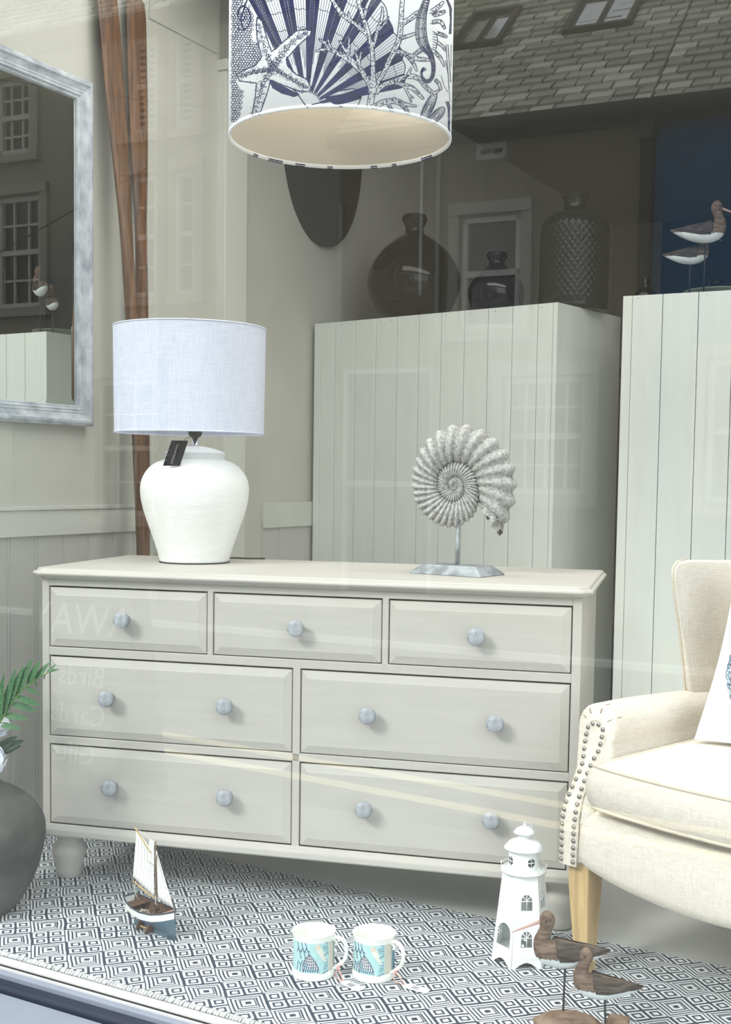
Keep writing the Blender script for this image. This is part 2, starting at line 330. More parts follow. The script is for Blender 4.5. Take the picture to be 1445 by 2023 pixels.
# ================================================================== RUG
def rug_mat():
    m = bpy.data.materials.new('woven_diamond_rug'); m.use_nodes = True; nt = m.node_tree; b = nt.nodes['Principled BSDF']
    b.inputs['Roughness'].default_value = 0.95; b.inputs['Specular IOR Level'].default_value = 0.1
    L = nt.links
    def math(op, a, c=None, d=None):
        n = nt.nodes.new('ShaderNodeMath'); n.operation = op
        for i, v in enumerate((a, c, d)):
            if v is None: continue
            if isinstance(v, (int, float)): n.inputs[i].default_value = v
            else: L.new(v, n.inputs[i])
        return n.outputs[0]
    tc = N(nt, 'ShaderNodeTexCoord'); nz = N(nt, 'ShaderNodeTexNoise', Scale=9.0, Detail=1.0); L.new(tc.outputs['Object'], nz.inputs['Vector'])
    sx = N(nt, 'ShaderNodeSeparateXYZ'); L.new(tc.outputs['Object'], sx.inputs[0])
    sn = N(nt, 'ShaderNodeSeparateColor'); L.new(nz.outputs['Color'], sn.inputs[0])
    X = math('MULTIPLY_ADD', sn.outputs[0], 0.012, sx.outputs[0]); Y = math('MULTIPLY_ADD', sn.outputs[1], 0.012, sx.outputs[1])
    U = 0.0394 * 1.41421
    rowy = math('MULTIPLY', math('ROUND', math('DIVIDE', Y, 0.0026)), 0.0026)     # weft rows give the little saw teeth
    a = math('DIVIDE', math('ADD', X, rowy), U)
    c = math('DIVIDE', math('SUBTRACT', rowy, X), U)
    def fr(v, k): return math('FLOORED_MODULO', v, k)
    def ctr(v): return math('MULTIPLY', math('ABSOLUTE', math('SUBTRACT', fr(v, 1.0), 0.5)), 2.0)
    dm = math('MAXIMUM', ctr(a), ctr(c))                       # small concentric diamonds, 0 centre .. 1 edge
    band = math('MULTIPLY', math('GREATER_THAN', dm, 0.56), math('LESS_THAN', dm, 0.84))
    small = math('MAXIMUM', math('LESS_THAN', dm, 0.30), band)
    pa = math('FLOORED_MODULO', math('FLOOR', math('DIVIDE', a, 2.0)), 2.0); pc = math('FLOORED_MODULO', math('FLOOR', math('DIVIDE', c, 2.0)), 2.0)
    par = math('FLOORED_MODULO', math('ADD', pa, pc), 2.0)
    p = math('SUBTRACT', fr(a, 2.0), 1.0); q_ = math('SUBTRACT', fr(c, 2.0), 1.0)
    mm = math('MAXIMUM', math('ABSOLUTE', p), math('ABSOLUTE', q_))
    side = math('GREATER_THAN', math('ADD', p, q_), 0.0)
    ph = math('ADD', math('MULTIPLY', mm, 4.5), math('MULTIPLY', side, 0.5))
    rings = math('LESS_THAN', fr(ph, 1.0), 0.52)
    cen = math('MULTIPLY', math('GREATER_THAN', mm, 0.16), math('LESS_THAN', mm, 0.34))
    inr = math('GREATER_THAN', mm, 0.42)
    lblock = math('ADD', math('MULTIPLY', inr, rings), math('MULTIPLY', math('SUBTRACT', 1.0, inr), cen))
    pat = math('ADD', math('MULTIPLY', par, lblock), math('MULTIPLY', math('SUBTRACT', 1.0, par), small))
    n2 = N(nt, 'ShaderNodeTexNoise', Scale=420.0, Detail=2.0); L.new(tc.outputs['Object'], n2.inputs['Vector'])
    fac = math('MULTIPLY_ADD', math('SUBTRACT', n2.outputs['Fac'], 0.5), 0.35, pat)
    mx = N(nt, 'ShaderNodeMix', data_type='RGBA'); L.new(fac, mx.inputs[0]); mx.inputs[6].default_value = lin((52, 62, 78)); mx.inputs[7].default_value = lin((236, 240, 242))
    L.new(mx.outputs[2], b.inputs['Base Color'])
    wv = math('SINE', math('MULTIPLY', sx.outputs[1], 2856.0))
    h = math('MULTIPLY_ADD', pat, 0.8, math('MULTIPLY', wv, 0.25))
    bp = N(nt, 'ShaderNodeBump', Strength=0.5, Distance=0.0015); L.new(h, bp.inputs['Height']); L.new(bp.outputs[0], b.inputs['Normal'])
    return m
M_rug = rug_mat()
rug = thing('area_rug', 'navy and white woven diamond pattern rug covering the window display floor', 'rug', (0, 0, 0))
b = MB(); b.prism([(-0.79, 0.036), (3.2, 0.036), (3.2, 0.80), (0.4, 0.828), (-0.79, 0.935)], 0.0004, 0.0034, axis='z'); b.build('weave', M_rug, rug)
b = MB(); rnd = random.Random(3)
x = -0.785
while x < 1.9:
    dx = rnd.uniform(-0.002, 0.002); b.tube([(x, 0.040, 0.005), (x + dx * .5, 0.030, 0.0065 + rnd.uniform(0, .001)), (x + dx, 0.0225, 0.0045)], [0.0022, 0.0036, 0.0028], 5); x += rnd.uniform(0.0072, 0.0086)
b.build('fringe', mat('rug_fringe_cotton', (244, 244, 240), 0.95, col2=(190, 194, 198), vscale=90), rug, kind='stuff', label='short knotted off-white fringe along the window edge')

# ================================================================== CHEST OF DRAWERS
chest = thing('chest_of_drawers', 'wide greige painted seven-drawer chest with round limewashed knobs', 'chest of drawers', (-0.326, 0.450, 0.0034), 14.7)
UA, UB, D = 0.020, 1.443, 0.52
zt, zb = 0.822, 0.150
b = MB()
b.box(UA, UB, 0.022, D, zb, zt)                                    # carcass behind the front frame
b.box(UA, 0.040, 0, 0.03, zb, zt); b.box(1.421, UB, 0, 0.03, zb, zt)
b.box(0.040, 1.421, 0, 0.03, 0.803, zt); b.box(0.040, 1.421, 0, 0.03, 0.617, 0.639); b.box(0.040, 1.421, 0, 0.03, 0.378, 0.399); b.box(0.040, 1.421, 0, 0.03, 0.148, 0.160)
for (x0, x1) in ((0.491, 0.506), (0.9545, 0.970)): b.box(x0, x1, 0, 0.03, 0.635, 0.806)
b.box(0.7235, 0.7430, 0, 0.03, 0.150, 0.62)
b.build('body', M_chest, chest, bev=0.0015)
# dark sheet standing in for the shade in the gaps round the drawers
b = MB(); b.box(0.030, 1.43, 0.0195, 0.0215, 0.15, 0.81); b.build('gap_shade_sheet', M_gap, chest)
def molded(x0, x1, y0, y1, prof, ch, name):
    # prof: list of (outset, z); ch: corner clip at the front
    P = []
    for o, z in prof:
        P.append([(x0 - o + 0, y1, z), (x0 - o, y0 - o + ch, z), (x0 - o + ch, y0 - o, z), (x1 + o - ch, y0 - o, z), (x1 + o, y0 - o + ch, z), (x1 + o, y1, z)])
    b = MB(); b.grid(P, closed_v=True, smooth=False, cap0=True, cap1=True); return b
b = molded(UA, UB, 0, D + 0.035, [(0.006, 0.822), (0.012, 0.824), (0.015, 0.830), (0.023, 0.831), (0.026, 0.836), (0.024, 0.841), (0.018, 0.843), (0.016, 0.848), (0.012, 0.850)], 0.022, 'top')
b.build('top', M_chest, chest, bev=0.001)
b = molded(UA, UB, 0, D, [(0.001, 0.160), (0.005, 0.158), (0.007, 0.153), (0.012, 0.149), (0.017, 0.147), (0.018, 0.134), (0.015, 0.130)], 0.004, 'plinth')
b.build('plinth_moulding', M_chest, chest, bev=0.001)
foot_prof = [(0.030, 0.0), (0.034, 0.003), (0.0345, 0.02), (0.0405, 0.045), (0.0465, 0.064), (0.0470, 0.074), (0.0435, 0.088), (0.036, 0.096), (0.0325, 0.101), (0.034, 0.105), (0.034, 0.110), (0.038, 0.118), (0.040, 0.131)]
fm = MB(); fm.lathe(foot_prof, 32); foot_me = fm.mesh('turned_foot', M_chest)
for (x, y) in ((0.066, 0.060), (1.398, 0.060), (0.066, 0.47), (1.398, 0.47)):
    o = bpy.data.objects.new('foot', foot_me); COL.objects.link(o); o.parent = chest; o.location = (x, y, 0)
knob_prof = [(0.013, 0.0), (0.0125, 0.006), (0.010, 0.010), (0.0105, 0.014), (0.018, 0.018), (0.0215, 0.023), (0.022, 0.029), (0.0205, 0.033), (0.0165, 0.0355), (0.0, 0.0365)]
km = MB(); km.lathe([(max(r, 0.0002), z) for r, z in knob_prof], 28); knob_me = km.mesh('knob', M_knob)
def drawer(x0, x1, z0, z1, knobs):
    g = 0.0028; x0 += g; x1 -= g; z0 += g * 0.8; z1 -= g * 1.6
    o1, o2 = 0.0, 0.020; b = MB(); rings = []
    for ins, y in ((0, 0.019), (0, 0.004), (0.0012, 0.0022), (0.019, -0.0030), (0.0205, -0.0036)):
        rings.append([(x0 + ins, y, z0 + ins), (x1 - ins, y, z0 + ins), (x1 - ins, y, z1 - ins), (x0 + ins, y, z1 - ins)])
    b.grid(rings, closed_v=True, smooth=False, cap0=True, cap1=True)
    d = b.build('drawer', M_chest, chest)
    for kx, kz in knobs:
        k = bpy.data.objects.new('knob', knob_me); COL.objects.link(k); k.parent = d; k.location = (kx, -0.0036, kz); k.rotation_euler = (radians(90), 0, 0)
drawer(0.040, 0.491, 0.639, 0.803, [(0.264, 0.722)]); drawer(0.506, 0.9545, 0.639, 0.803, [(0.739, 0.722)]); drawer(0.970, 1.421, 0.639, 0.803, [(1.195, 0.722)])
drawer(0.040, 0.7235, 0.399, 0.617, [(0.221, 0.513), (0.550, 0.513)]); drawer(0.743, 1.421, 0.399, 0.617, [(0.927, 0.513), (1.245, 0.513)])
drawer(0.040, 0.7235, 0.160, 0.378, [(0.230, 0.276), (0.552, 0.276)]); drawer(0.743, 1.421, 0.160, 0.378, [(0.920, 0.276), (1.240, 0.276)])

# ================================================================== PLANKED CABINET BACKS
def cabinet(name, label, O, rz, W, Dp, H, edges, edge_w, nail_side=True):
    t = thing(name, label, 'cabinet', O, rz, 'cabinets with planked backs turned to the window')
    b = MB()
    b.box(0.0, edge_w, 0.0, Dp, 0, H); b.box(W - 0.018, W, 0.0, Dp, 0, H)      # side panels, their edges show
    b.box(edge_w, W - 0.018, 0.02, Dp, H - 0.03, H - 0.006); b.box(edge_w, W - 0.018, 0.02, Dp, 0.05, 0.08); b.box(edge_w, W - 0.018, Dp - 0.02, Dp, 0.08, H - 0.03)
    b.build('carcass', M_board, t, bev=0.0015)
    for (x0, x1) in zip(edges, edges[1:]):
        b = MB(); b.box(x0 + 0.0013, x1 - 0.0013, 0.002, 0.016, 0.02, H)
        p = b.build('plank', M_board, t, bev=0.001, seg=1)
    n = MB(); rr = random.Random(int(W * 100))
    for (x0, x1) in zip(edges, edges[1:]):
        for f in ((0.25, 0.75) if x1 - x0 > 0.06 else (0.5,)):
            cx = x0 + (x1 - x0) * (f + rr.uniform(-.08, .08)); cz = H - 0.012 + rr.uniform(-.003, .003); r = rr.uniform(0.0014, 0.0026)
            n.prism([(cx + r * cos(a * pi / 3), cz + r * sin(a * pi / 3) * .8) for a in range(6)], 0.0012, 0.003)
    n.build('nail_heads', M_nail, t, kind='stuff', label='small dark nail heads along the top edge')
    return t
e1 = [0.041 - 0.0, 0.120] + [0.120 + 0.1138 * k for k in range(1, 10)]; e1 = [0.034] + e1[1:] + [1.213]
cab1 = cabinet('planked_cabinet', 'pale painted cabinet turned planked back out, behind the ammonite ornament', (-0.846, 2.709, 0), -9.8, 1.232, 0.52, 1.78, e1, 0.034)
e2 = [0.034, 0.146, 0.274, 0.396, 0.516, 0.636, 0.756, 0.876, 0.996, 1.122]
cab2 = cabinet('planked_cabinet', 'pale painted cabinet turned planked back out, behind the wing armchair', (0.639, 2.45, 0), 1.6, 1.14, 0.45, 1.78, e2, 0.034)

# ================================================================== PENDANT SHADE WITH PRINT
PR, PC, PZ = 0.2466, (0.617, 0.423), 1.8484
pend = thing('pendant_lamp', 'large white drum pendant shade printed with navy scallop, starfish, coral and seahorse drawings', 'pendant lamp', (PC[0], PC[1], PZ), -59.5)
n = 96
b = MB(); P = []
for (r, z) in ((PR - 0.0016, 0.0), (PR, 0.0006), (PR, 0.40), (PR - 0.0016, 0.4006)): P.append([(r * cos(2 * pi * k / n), r * sin(2 * pi * k / n), z) for k in range(n)])
b.grid(P, closed_v=True); b.build('drum_shade', M_pend, pend)
b = MB(); P = []
for (r, z) in ((PR - 0.0017, 0.009), (PR - 0.0017, 0.391)): P.append([(r * cos(2 * pi * k / n), r * sin(2 * pi * k / n), z) for k in range(n)])
P += [[((PR - 0.0021) * cos(2 * pi * k / n), (PR - 0.0021) * sin(2 * pi * k / n), z) for k in range(n)] for z in (0.391, 0.009)]
b.grid(P, closed_u=True, closed_v=True); b.build('lining', M_pend_in, pend, label='plain cream inner lining')
b = MB(); b.tube([((PR - 0.0022) * cos(2 * pi * k / n), (PR - 0.0022) * sin(2 * pi * k / n), 0.0045) for k in range(n)], 0.0030, 8, closed=True, flat=1.6); b.build('rolled_rim', M_pend, pend)
b = MB()
for a in (0, 120, 240): b.tube([(0.02 * cos(radians(a)), 0.02 * sin(radians(a)), 0.36), ((PR - 0.003) * cos(radians(a)), (PR - 0.003) * sin(radians(a)), 0.385)], 0.002, 6)
b.tube([((0.022) * cos(2 * pi * k / 20), 0.022 * sin(2 * pi * k / 20), 0.36) for k in range(20)], 0.002, 6, closed=True); b.build('spider_fitting', M_enamel, pend)
b = MB(); b.lathe([(0.012, 0.31), (0.019, 0.33), (0.019, 0.37), (0.008, 0.39), (0.0035, 0.40), (0.0035, 1.15)], 16); b.build('cord', M_enamel, pend)

class Ink:
    def __init__(s): s.q = MB(); s.masks = []; s.lay = 0
    def m(s, x, y, off=0.0):
        dx = x - 672.0; th = 0.0
        for _ in range(12):
            th = math.asin(max(-0.999, min(0.999, dx * (2.695 - PR * cos(th)) / 2400 / PR)))
        h = (941 - y) * (2.695 - PR * cos(th)) / 2400 - 0.7404
        r = PR + 0.00035 + off
        return (r * cos(th), r * sin(th), h)
    def ok(s, x, y, masks):
        if abs(x - 672) > 217 or y < -62: return False
        if s.m(x, y)[2] < 0.0012: return False
        for poly, bb in masks:
            if bb[0] < x < bb[1] and bb[2] < y < bb[3]:
                c = False; j = len(poly) - 1
                for i in range(len(poly)):
                    xi, yi = poly[i]; xj, yj = poly[j]
                    if (yi > y) != (yj > y) and x < (xj - xi) * (y - yi) / (yj - yi) + xi: c = not c
                    j = i
                if c: return False
        return True
    def mask(s, poly): return (poly, (min(p[0] for p in poly), max(p[0] for p in poly), min(p[1] for p in poly), max(p[1] for p in poly)))
    def stroke(s, pts, w, masks=None, step=3.5, closed=False):
        masks = s.masks if masks is None else masks
        if closed: pts = list(pts) + [pts[0]]
        out = []
        for i in range(len(pts) - 1):
            (x0, y0), (x1, y1) = pts[i], pts[i + 1]; L = math.hypot(x1 - x0, y1 - y0); k = max(1, int(L / step))
            for j in range(k): out.append((x0 + (x1 - x0) * j / k, y0 + (y1 - y0) * j / k, (i + j / k) / max(1, len(pts) - 1)))
        out.append((pts[-1][0], pts[-1][1], 1.0))
        wf = w if callable(w) else (lambda t: w)
        prev = None
        for i in range(len(out)):
            x, y, t = out[i]; a = out[max(0, i - 1)]; c = out[min(len(out) - 1, i + 1)]
            tx, ty = c[0] - a[0], c[1] - a[1]; l = math.hypot(tx, ty) or 1; nx, ny = -ty / l, tx / l; hw = wf(t) * 0.58
            cur = ((x + nx * hw, y + ny * hw), (x - nx * hw, y - ny * hw), (x, y))
            if prev is not None:
                mx, my = (x + prev[2][0]) / 2, (y + prev[2][1]) / 2
                if s.ok(mx, my, masks) and s.ok(x, y, []) and s.ok(prev[2][0], prev[2][1], []):
                    vs = [s.m(*prev[0]), s.m(*prev[1]), s.m(*cur[1]), s.m(*cur[0])]
                    s.q.add(vs, [(0, 1, 2, 3)])
            prev = cur
    def ring(s, x, y, r, w=0.8, k=7, masks=None, sq=1.0):
        ph = random.random() * 6; s.stroke([(x + r * cos(ph + 2 * pi * i / k), y + r * sq * sin(ph + 2 * pi * i / k)) for i in range(k + 1)], w, masks, step=50)
    def dot(s, x, y, r, masks=None):
        if s.ok(x, y, s.masks if masks is None else masks): s.q.add([s.m(x + r * cos(i * pi / 2.5), y + r * sin(i * pi / 2.5)) for i in range(5)], [(0, 1, 2, 3, 4)])
ink = Ink()
def catmull(pts, k=5):
    out = []
    for i in range(len(pts) - 1):
        p0 = pts[max(0, i - 1)]; p1 = pts[i]; p2 = pts[i + 1]; p3 = pts[min(len(pts) - 1, i + 2)]
        for j in range(k):
            t = j / k; out.append(tuple(0.5 * ((2 * p1[d]) + (-p0[d] + p2[d]) * t + (2 * p0[d] - 5 * p1[d] + 4 * p2[d] - p3[d]) * t * t + (-p0[d] + 3 * p1[d] - 3 * p2[d] + p3[d]) * t ** 3) for d in range(len(p1))))
    out.append(tuple(pts[-1])); return out
def branch_poly(pts):
    L = []; Rr = []
    for i, (x, y, r) in enumerate(pts):
        a = pts[max(0, i - 1)]; c = pts[min(len(pts) - 1, i + 1)]; tx, ty = c[0] - a[0], c[1] - a[1]; l = math.hypot(tx, ty) or 1
        L.append((x - ty / l * r, y + tx / l * r)); Rr.append((x + ty / l * r, y - tx / l * r))
    return L, Rr
rnd = random.Random(11)
# -- seahorse (front most on the right)
sea = catmull([(842, -30, 7), (838, 5, 6), (831, 30, 8), (828, 55, 10), (830, 78, 10.5), (838, 96, 8), (848, 110, 5), (854, 130, 3.6), (853, 150, 3), (845, 161, 2.6), (835, 158, 2.2), (831, 146, 1.8), (835, 137, 1.5), (839, 141, 1.2)])
L, Rr = branch_poly(sea); sea_poly = L + Rr[::-1]
ink.stroke(L, 1.3); ink.stroke(Rr, 1.8)
for i in range(2, len(sea) - 6, 1):
    (x, y, r) = sea[i]
    for f in (-0.72, -0.45, -0.2, 0.1, 0.4, 0.7):
        p, q = L[i], Rr[i]; mx, my = (p[0] + q[0]) / 2 + (q[0] - p[0]) / 2 * f, (p[1] + q[1]) / 2 + (q[1] - p[1]) / 2 * f
        a = rnd.uniform(-0.3, 0.3); l = rnd.uniform(1.6, 3.2)
        ink.stroke([(mx - l * sin(a), my - l * cos(a)), (mx + l * sin(a), my + l * cos(a))], 1.5 if abs(f) > .3 else 0.9)
    if i % 4 == 0: ink.stroke([L[i], Rr[i]], 1.1)
fin = [(852, 65), (860, 70), (862, 85), (858, 102), (850, 98)]; ink.stroke(fin, 1.4)
for i in range(6): ink.stroke([(852, 70 + 5 * i), (859, 72 + 5 * i)], 1.0)
M_sea = ink.mask(sea_poly)
# -- starfish
star = [(506, 46), (516, 52), (526, 86), (535, 111), (551, 97), (583, 70), (599, 66), (613, 68), (611, 76), (590, 95), (564, 124), (567, 138), (583, 153), (605, 162), (613, 177), (609, 186), (590, 185), (559, 175), (534, 165), (527, 191), (515, 226), (510, 242), (496, 242), (504, 199), (506, 172), (473, 169), (467, 157), (480, 148), (504, 138), (516, 121), (507, 89), (505, 64)]
ink.stroke(star, 1.6, closed=True); M_star = ink.mask(star)
for arm in ([(510, 60), (518, 92), (530, 125), (540, 140)], [(603, 73), (580, 88), (558, 112), (545, 135)], [(605, 178), (585, 168), (562, 155), (545, 145)], [(504, 232), (512, 200), (520, 172), (535, 150)], [(476, 160), (495, 153), (515, 148), (535, 145)]):
    c = catmull(arm, 4)
    for i, (x, y) in enumerate(c):
        rr = 2.0 + 2.2 * i / len(c); ink.ring(x, y, rr, 1.0, 7); ink.ring(x + rnd.uniform(-1, 1) + 6 * (1 if i % 2 else -1), y + rnd.uniform(-2, 2), rr * 0.55, 0.8, 6)
        for _ in range(22): ink.dot(x + rnd.gauss(-2, 4.5), y + rnd.gauss(-1, 4.5), rnd.uniform(0.4, 0.9))
for i in range(len(star)):
    (x0, y0), (x1, y1) = star[i], star[(i + 1) % len(star)]
    for _ in range(int(math.hypot(x1 - x0, y1 - y0) * 0.6)):
        t = rnd.random(); ink.dot(x0 + (x1 - x0) * t + rnd.uniform(-1.6, 1.6), y0 + (y1 - y0) * t + rnd.uniform(-1.6, 1.6), rnd.uniform(.5, .9))
# -- corals: white branches with ringed dots
cor = [
 [(727, 232, 7), (731, 205, 6), (735, 176, 6.5), (735, 140, 4.5), (733, 105, 4), (725, 72, 4), (716, 45, 4), (706, 15, 4), (700, -30, 4)],
 [(735, 96, 3.5), (741, 72, 3.2), (751, 42, 3), (752, 20, 1.5)], [(744, 66, 2.5), (756, 52, 2), (765, 38, 1)],
 [(724, 74, 4), (705, 58, 4), (684, 44, 4), (664, 26, 4), (652, 4, 4), (644, -20, 4)], [(688, 48, 3), (685, 30, 1)], [(716, 44, 3.4), (722, 18, 3), (736, -8, 3)],
 [(733, 178, 5.5), (722, 158, 5), (706, 138, 5.5), (688, 122, 6), (668, 112, 5), (652, 104, 4), (636, 104, 3), (622, 108, 1.5)], [(684, 120, 4), (687, 100, 3), (687, 82, 1.4)], [(682, 108, 3), (668, 86, 1.6)], [(706, 138, 3.5), (704, 122, 2.6), (699, 104, 1.5)], [(706, 136, 3), (712, 104, 1.5)], [(652, 104, 3), (640, 92, 3), (628, 84, 1.6)], [(650, 100, 3), (646, 84, 1.4)],
 [(740, 174, 4), (755, 148, 4), (768, 120, 5), (778, 100, 5), (786, 80, 5), (789, 50, 4.5), (790, 20, 4), (794, -25, 4)], [(786, 80, 3.6), (802, 75, 3), (822, 68, 2)], [(790, 52, 5), (806, 42, 4.5), (820, 32, 5), (832, 26, 3)],
 [(778, 104, 4), (796, 108, 4), (808, 118, 3.6), (816, 130, 3), (822, 142, 1.8)], [(800, 110, 3.6), (822, 118, 4), (846, 120, 2.5)], [(812, 114, 3), (828, 102, 4), (842, 98, 3)],
 [(740, 186, 5), (756, 170, 4.5), (776, 163, 4.5), (792, 156, 4.5), (812, 152, 4.5), (828, 158, 4), (840, 172, 4), (856, 184, 3), (866, 178, 2)], [(800, 156, 3.6), (806, 146, 3), (810, 136, 1.6)],
 [(778, 164, 4), (800, 170, 4), (815, 176, 4), (828, 188, 3), (836, 196, 1.6)], [(798, 172, 2.6), (805, 186, 2), (812, 202, 1.2)], [(806, 188, 1.8), (816, 194, 1)],
 [(733, 216, 5), (750, 206, 5), (768, 201, 5), (786, 202, 5), (798, 212, 4), (808, 226, 2.5)], [(786, 200, 3.5), (800, 206, 3), (822, 210, 1.6)], [(766, 206, 3), (776, 222, 3), (792, 236, 2)], [(774, 200, 3), (780, 194, 1.4)],
 [(848, 28, 4), (862, 18, 4), (872, 8, 2)], [(852, 34, 3.4), (866, 30, 4), (876, 26, 2.4)], [(850, 48, 3.4), (866, 46, 3.6), (876, 60, 2)], [(860, 68, 3), (872, 72, 3.4), (880, 76, 2)], [(858, 84, 3), (870, 92, 2.5), (878, 102, 1.4)], [(856, 104, 3), (868, 116, 3), (876, 132, 1.8)], [(858, 158, 3), (866, 166, 3), (870, 178, 2)],
 [(880, 90, 2), (884, 130, 2), (888, 175, 2)]]
polys = []
for c in cor:
    cc = catmull(c, 5); L, Rr = branch_poly(cc); polys.append((cc, L, Rr, ink.mask(L + Rr[::-1])))
M_cor = [p[3] for p in polys]
for i, (cc, L, Rr, mk) in enumerate(polys):
    ms = [M_sea, M_star] + [m for j, m in enumerate(M_cor) if j != i]
    ink.stroke(L, 1.3, ms, 2.5); ink.stroke(Rr, 1.3, ms, 2.5); ink.stroke([L[-1], Rr[-1]], 1.2, ms)
    for (x, y, r) in cc:
        for _ in range(2):
            dx = rnd.uniform(-0.6, 0.6) * r; dy = rnd.uniform(-2.5, 2.5)
            if r > 3: ink.ring(x + dx, y + dy, rnd.uniform(1.0, 1.5), 0.6, 6, [M_sea, M_star])
            elif r > 2: ink.dot(x + dx, y + dy, 0.6, [M_sea, M_star])
top = [M_sea, M_star] + M_cor
# -- mussels at the lower right
for (cx, cy, rx, ry, a) in ((846, 212, 9, 32, 0.45), (862, 228, 9, 22, 0.75)):
    for f in (1, 0.8, 0.6, 0.42, 0.25):
        ink.stroke([(cx + (rx * f * cos(t)) * cos(a) + ry * f * sin(t) * -sin(a) * -1 * -1, cy + rx * f * cos(t) * sin(a) + ry * f * sin(t) * cos(a)) for t in [2 * pi * k / 22 for k in range(23)]], 1.9 if f > .9 else 1.0, top, 3)
    top.append(ink.mask([(cx + (rx * cos(t)) * cos(a) - ry * sin(t) * sin(a), cy + rx * cos(t) * sin(a) + ry * sin(t) * cos(a)) for t in [2 * pi * k / 22 for k in range(22)]]))
# -- scallop shell
ax, ay = 606, 214
def pol(a, r): return (ax + r * cos(radians(a)), ay - r * sin(radians(a)))
def rout(a): return interp(a, [(12, 190), (18, 200), (30, 212), (45, 226), (60, 262), (116, 290)]) + 4 * abs(sin(radians((a - 12) * 180 / 7.2)))
a0, da = 12.0, 7.2
out = [pol(a0 + k * 0.9, rout(a0 + k * 0.9)) for k in range(int((119 - 12) / 0.9))]
ink.stroke(out, 1.6, top)
k = 0; a = a0
while a < 117:
    if k % 2 == 0:                                     # dark ribs made of close hatching
        for j in range(9):
            aa = a + da * (0.04 + 0.92 * j / 8); R1 = rout(aa)
            st = 30 + rnd.uniform(0, 22) * (j % 2)
            ink.stroke([pol(aa, st), pol(aa + rnd.uniform(-.15, .15), R1 * .5), pol(aa, R1)], (lambda w: (lambda t: 0.7 + w * t))(3.0 if j in (0, 1, 7, 8) else 1.9), top, 5)
        r = 60
        while r < rout(a):
            ink.stroke([pol(a + .3, r), pol(a + da * .5, r + 2.2), pol(a + da - .3, r)], 0.9, top); r += rnd.uniform(4, 7)
    else:
        for j in range(4):
            aa = a + da * (0.2 + 0.6 * j / 3); st = 70 + rnd.uniform(0, 40)
            ink.stroke([pol(aa, st), pol(aa, rout(aa) - 3)], 0.75, top, 6)
        for rr in (150, 185, 212):
            if rr < rout(a) - 4 and rnd.random() < .8: ink.stroke([pol(a + .4, rr), pol(a + da * .3, rr + 3), pol(a + da * .6, rr + 1), pol(a + da - .3, rr + 4)], 0.9, top)
        ink.stroke([pol(a, 26), pol(a, rout(a))], 1.5, top, 6); ink.stroke([pol(a + da, 26), pol(a + da, rout(a + da))], 1.5, top, 6)
    a += da; k += 1
ink.stroke([pol(119, 200), pol(122, 110), pol(128, 60), (598, 206), (606, 216), (618, 210), pol(14, 60), pol(12, 120), pol(12, 190)], 1.8, top)
ears = [[(532, 166), (545, 166), (575, 180), (590, 192), (580, 196), (556, 190), (538, 180)], [(640, 196), (665, 184), (695, 178), (716, 184), (712, 196), (706, 212), (690, 218), (662, 210)]]
for e in ears:
    ink.stroke(e, 1.6, top, closed=True)
    m_in = e
    xs = [p[0] for p in e]; 
    for j in range(11):
        f = j / 10; p = (e[0][0] * (1 - f) + e[-1][0] * f, e[0][1] * (1 - f) + e[-1][1] * f); q = (e[3][0] * (1 - f) + e[4][0] * f, e[3][1] * (1 - f) + e[4][1] * f)
        ink.stroke([p, ((p[0] + q[0]) / 2, (p[1] + q[1]) / 2 + 2 * (f - .5)), q], 2.2 if j % 3 else 0.9, top)
M_shell = ink.mask([pol(119, 290), pol(121, 150), (600, 212), (612, 214), pol(12, 190)] + [pol(a0 + 3 * k, rout(a0 + 3 * k)) for k in range(36)])
top.append(M_shell)
# -- brain coral on the left: a net of small cells
reg = ink.mask([(450, -60), (492, -60), (486, 5), (470, 40), (492, 22), (500, 50), (494, 95), (512, 96), (520, 122), (500, 140), (470, 152), (466, 175), (480, 190), (474, 236), (464, 252), (456, 240), (450, 200)])
y = -58; row = 0
while y < 252:
    x = 452 + (row % 2) * 2.6
    while x < 522:
        if not ink.ok(x, y, [reg]) and ink.ok(x, y, top):
            ink.ring(x + rnd.uniform(-.7, .7), y + rnd.uniform(-.7, .7), rnd.uniform(2.3, 3.1), rnd.uniform(.7, 1.15), 6, top, 0.9)
        x += 5.3
    y += 4.4; row += 1
sp = [(478 + (3 + t * 2.0) * cos(t * 1.0), 44 + (5 + t * 2.8) * sin(t * 1.0)) for t in [i * .4 for i in range(22)]]
ink.stroke(sp, 2.0, top); ink.stroke([(500, -20), (492, 0), (484, 20), (474, 50), (478, 66)], 2.4, top)
# -- driftwood bits and weed on the right edge
for pts, w in (([(876, 2), (884, 20), (886, 45), (884, 70)], 5), ([(880, 200), (884, 215), (886, 262)], 7), ([(889, 90), (890, 260)], 1.5), ([(878, 120), (884, 150), (888, 200)], 1.0), ([(870, 150), (876, 170), (884, 182)], 1.4)):
    for j in range(int(w)): ink.stroke([(x + j * 1.0 + rnd.uniform(-.4, .4), y) for x, y in pts], 0.9, top)
ink.q.build('ink_print', M_ink, pend, label='navy line drawing of scallop, starfish, coral and seahorse')
# print wrapping over the far rim
b = MB()
for (a0_, a1_) in ((200, 206), (214, 224), (232, 236), (158, 162), (146, 149), (118, 128), (184, 187)):
    P = [[(rr * cos(radians(a)), rr * sin(radians(a)), z) for rr, z in ((PR + .0004, 0.004), (PR - .0002, -0.0006), (PR - 0.003, -0.0012), (PR - .0060, .0045))] for a in [a0_ + (a1_ - a0_) * i / 5 for i in range(6)]]
    b.grid(P)
b.build('rim_print', M_ink, pend, kind='stuff')

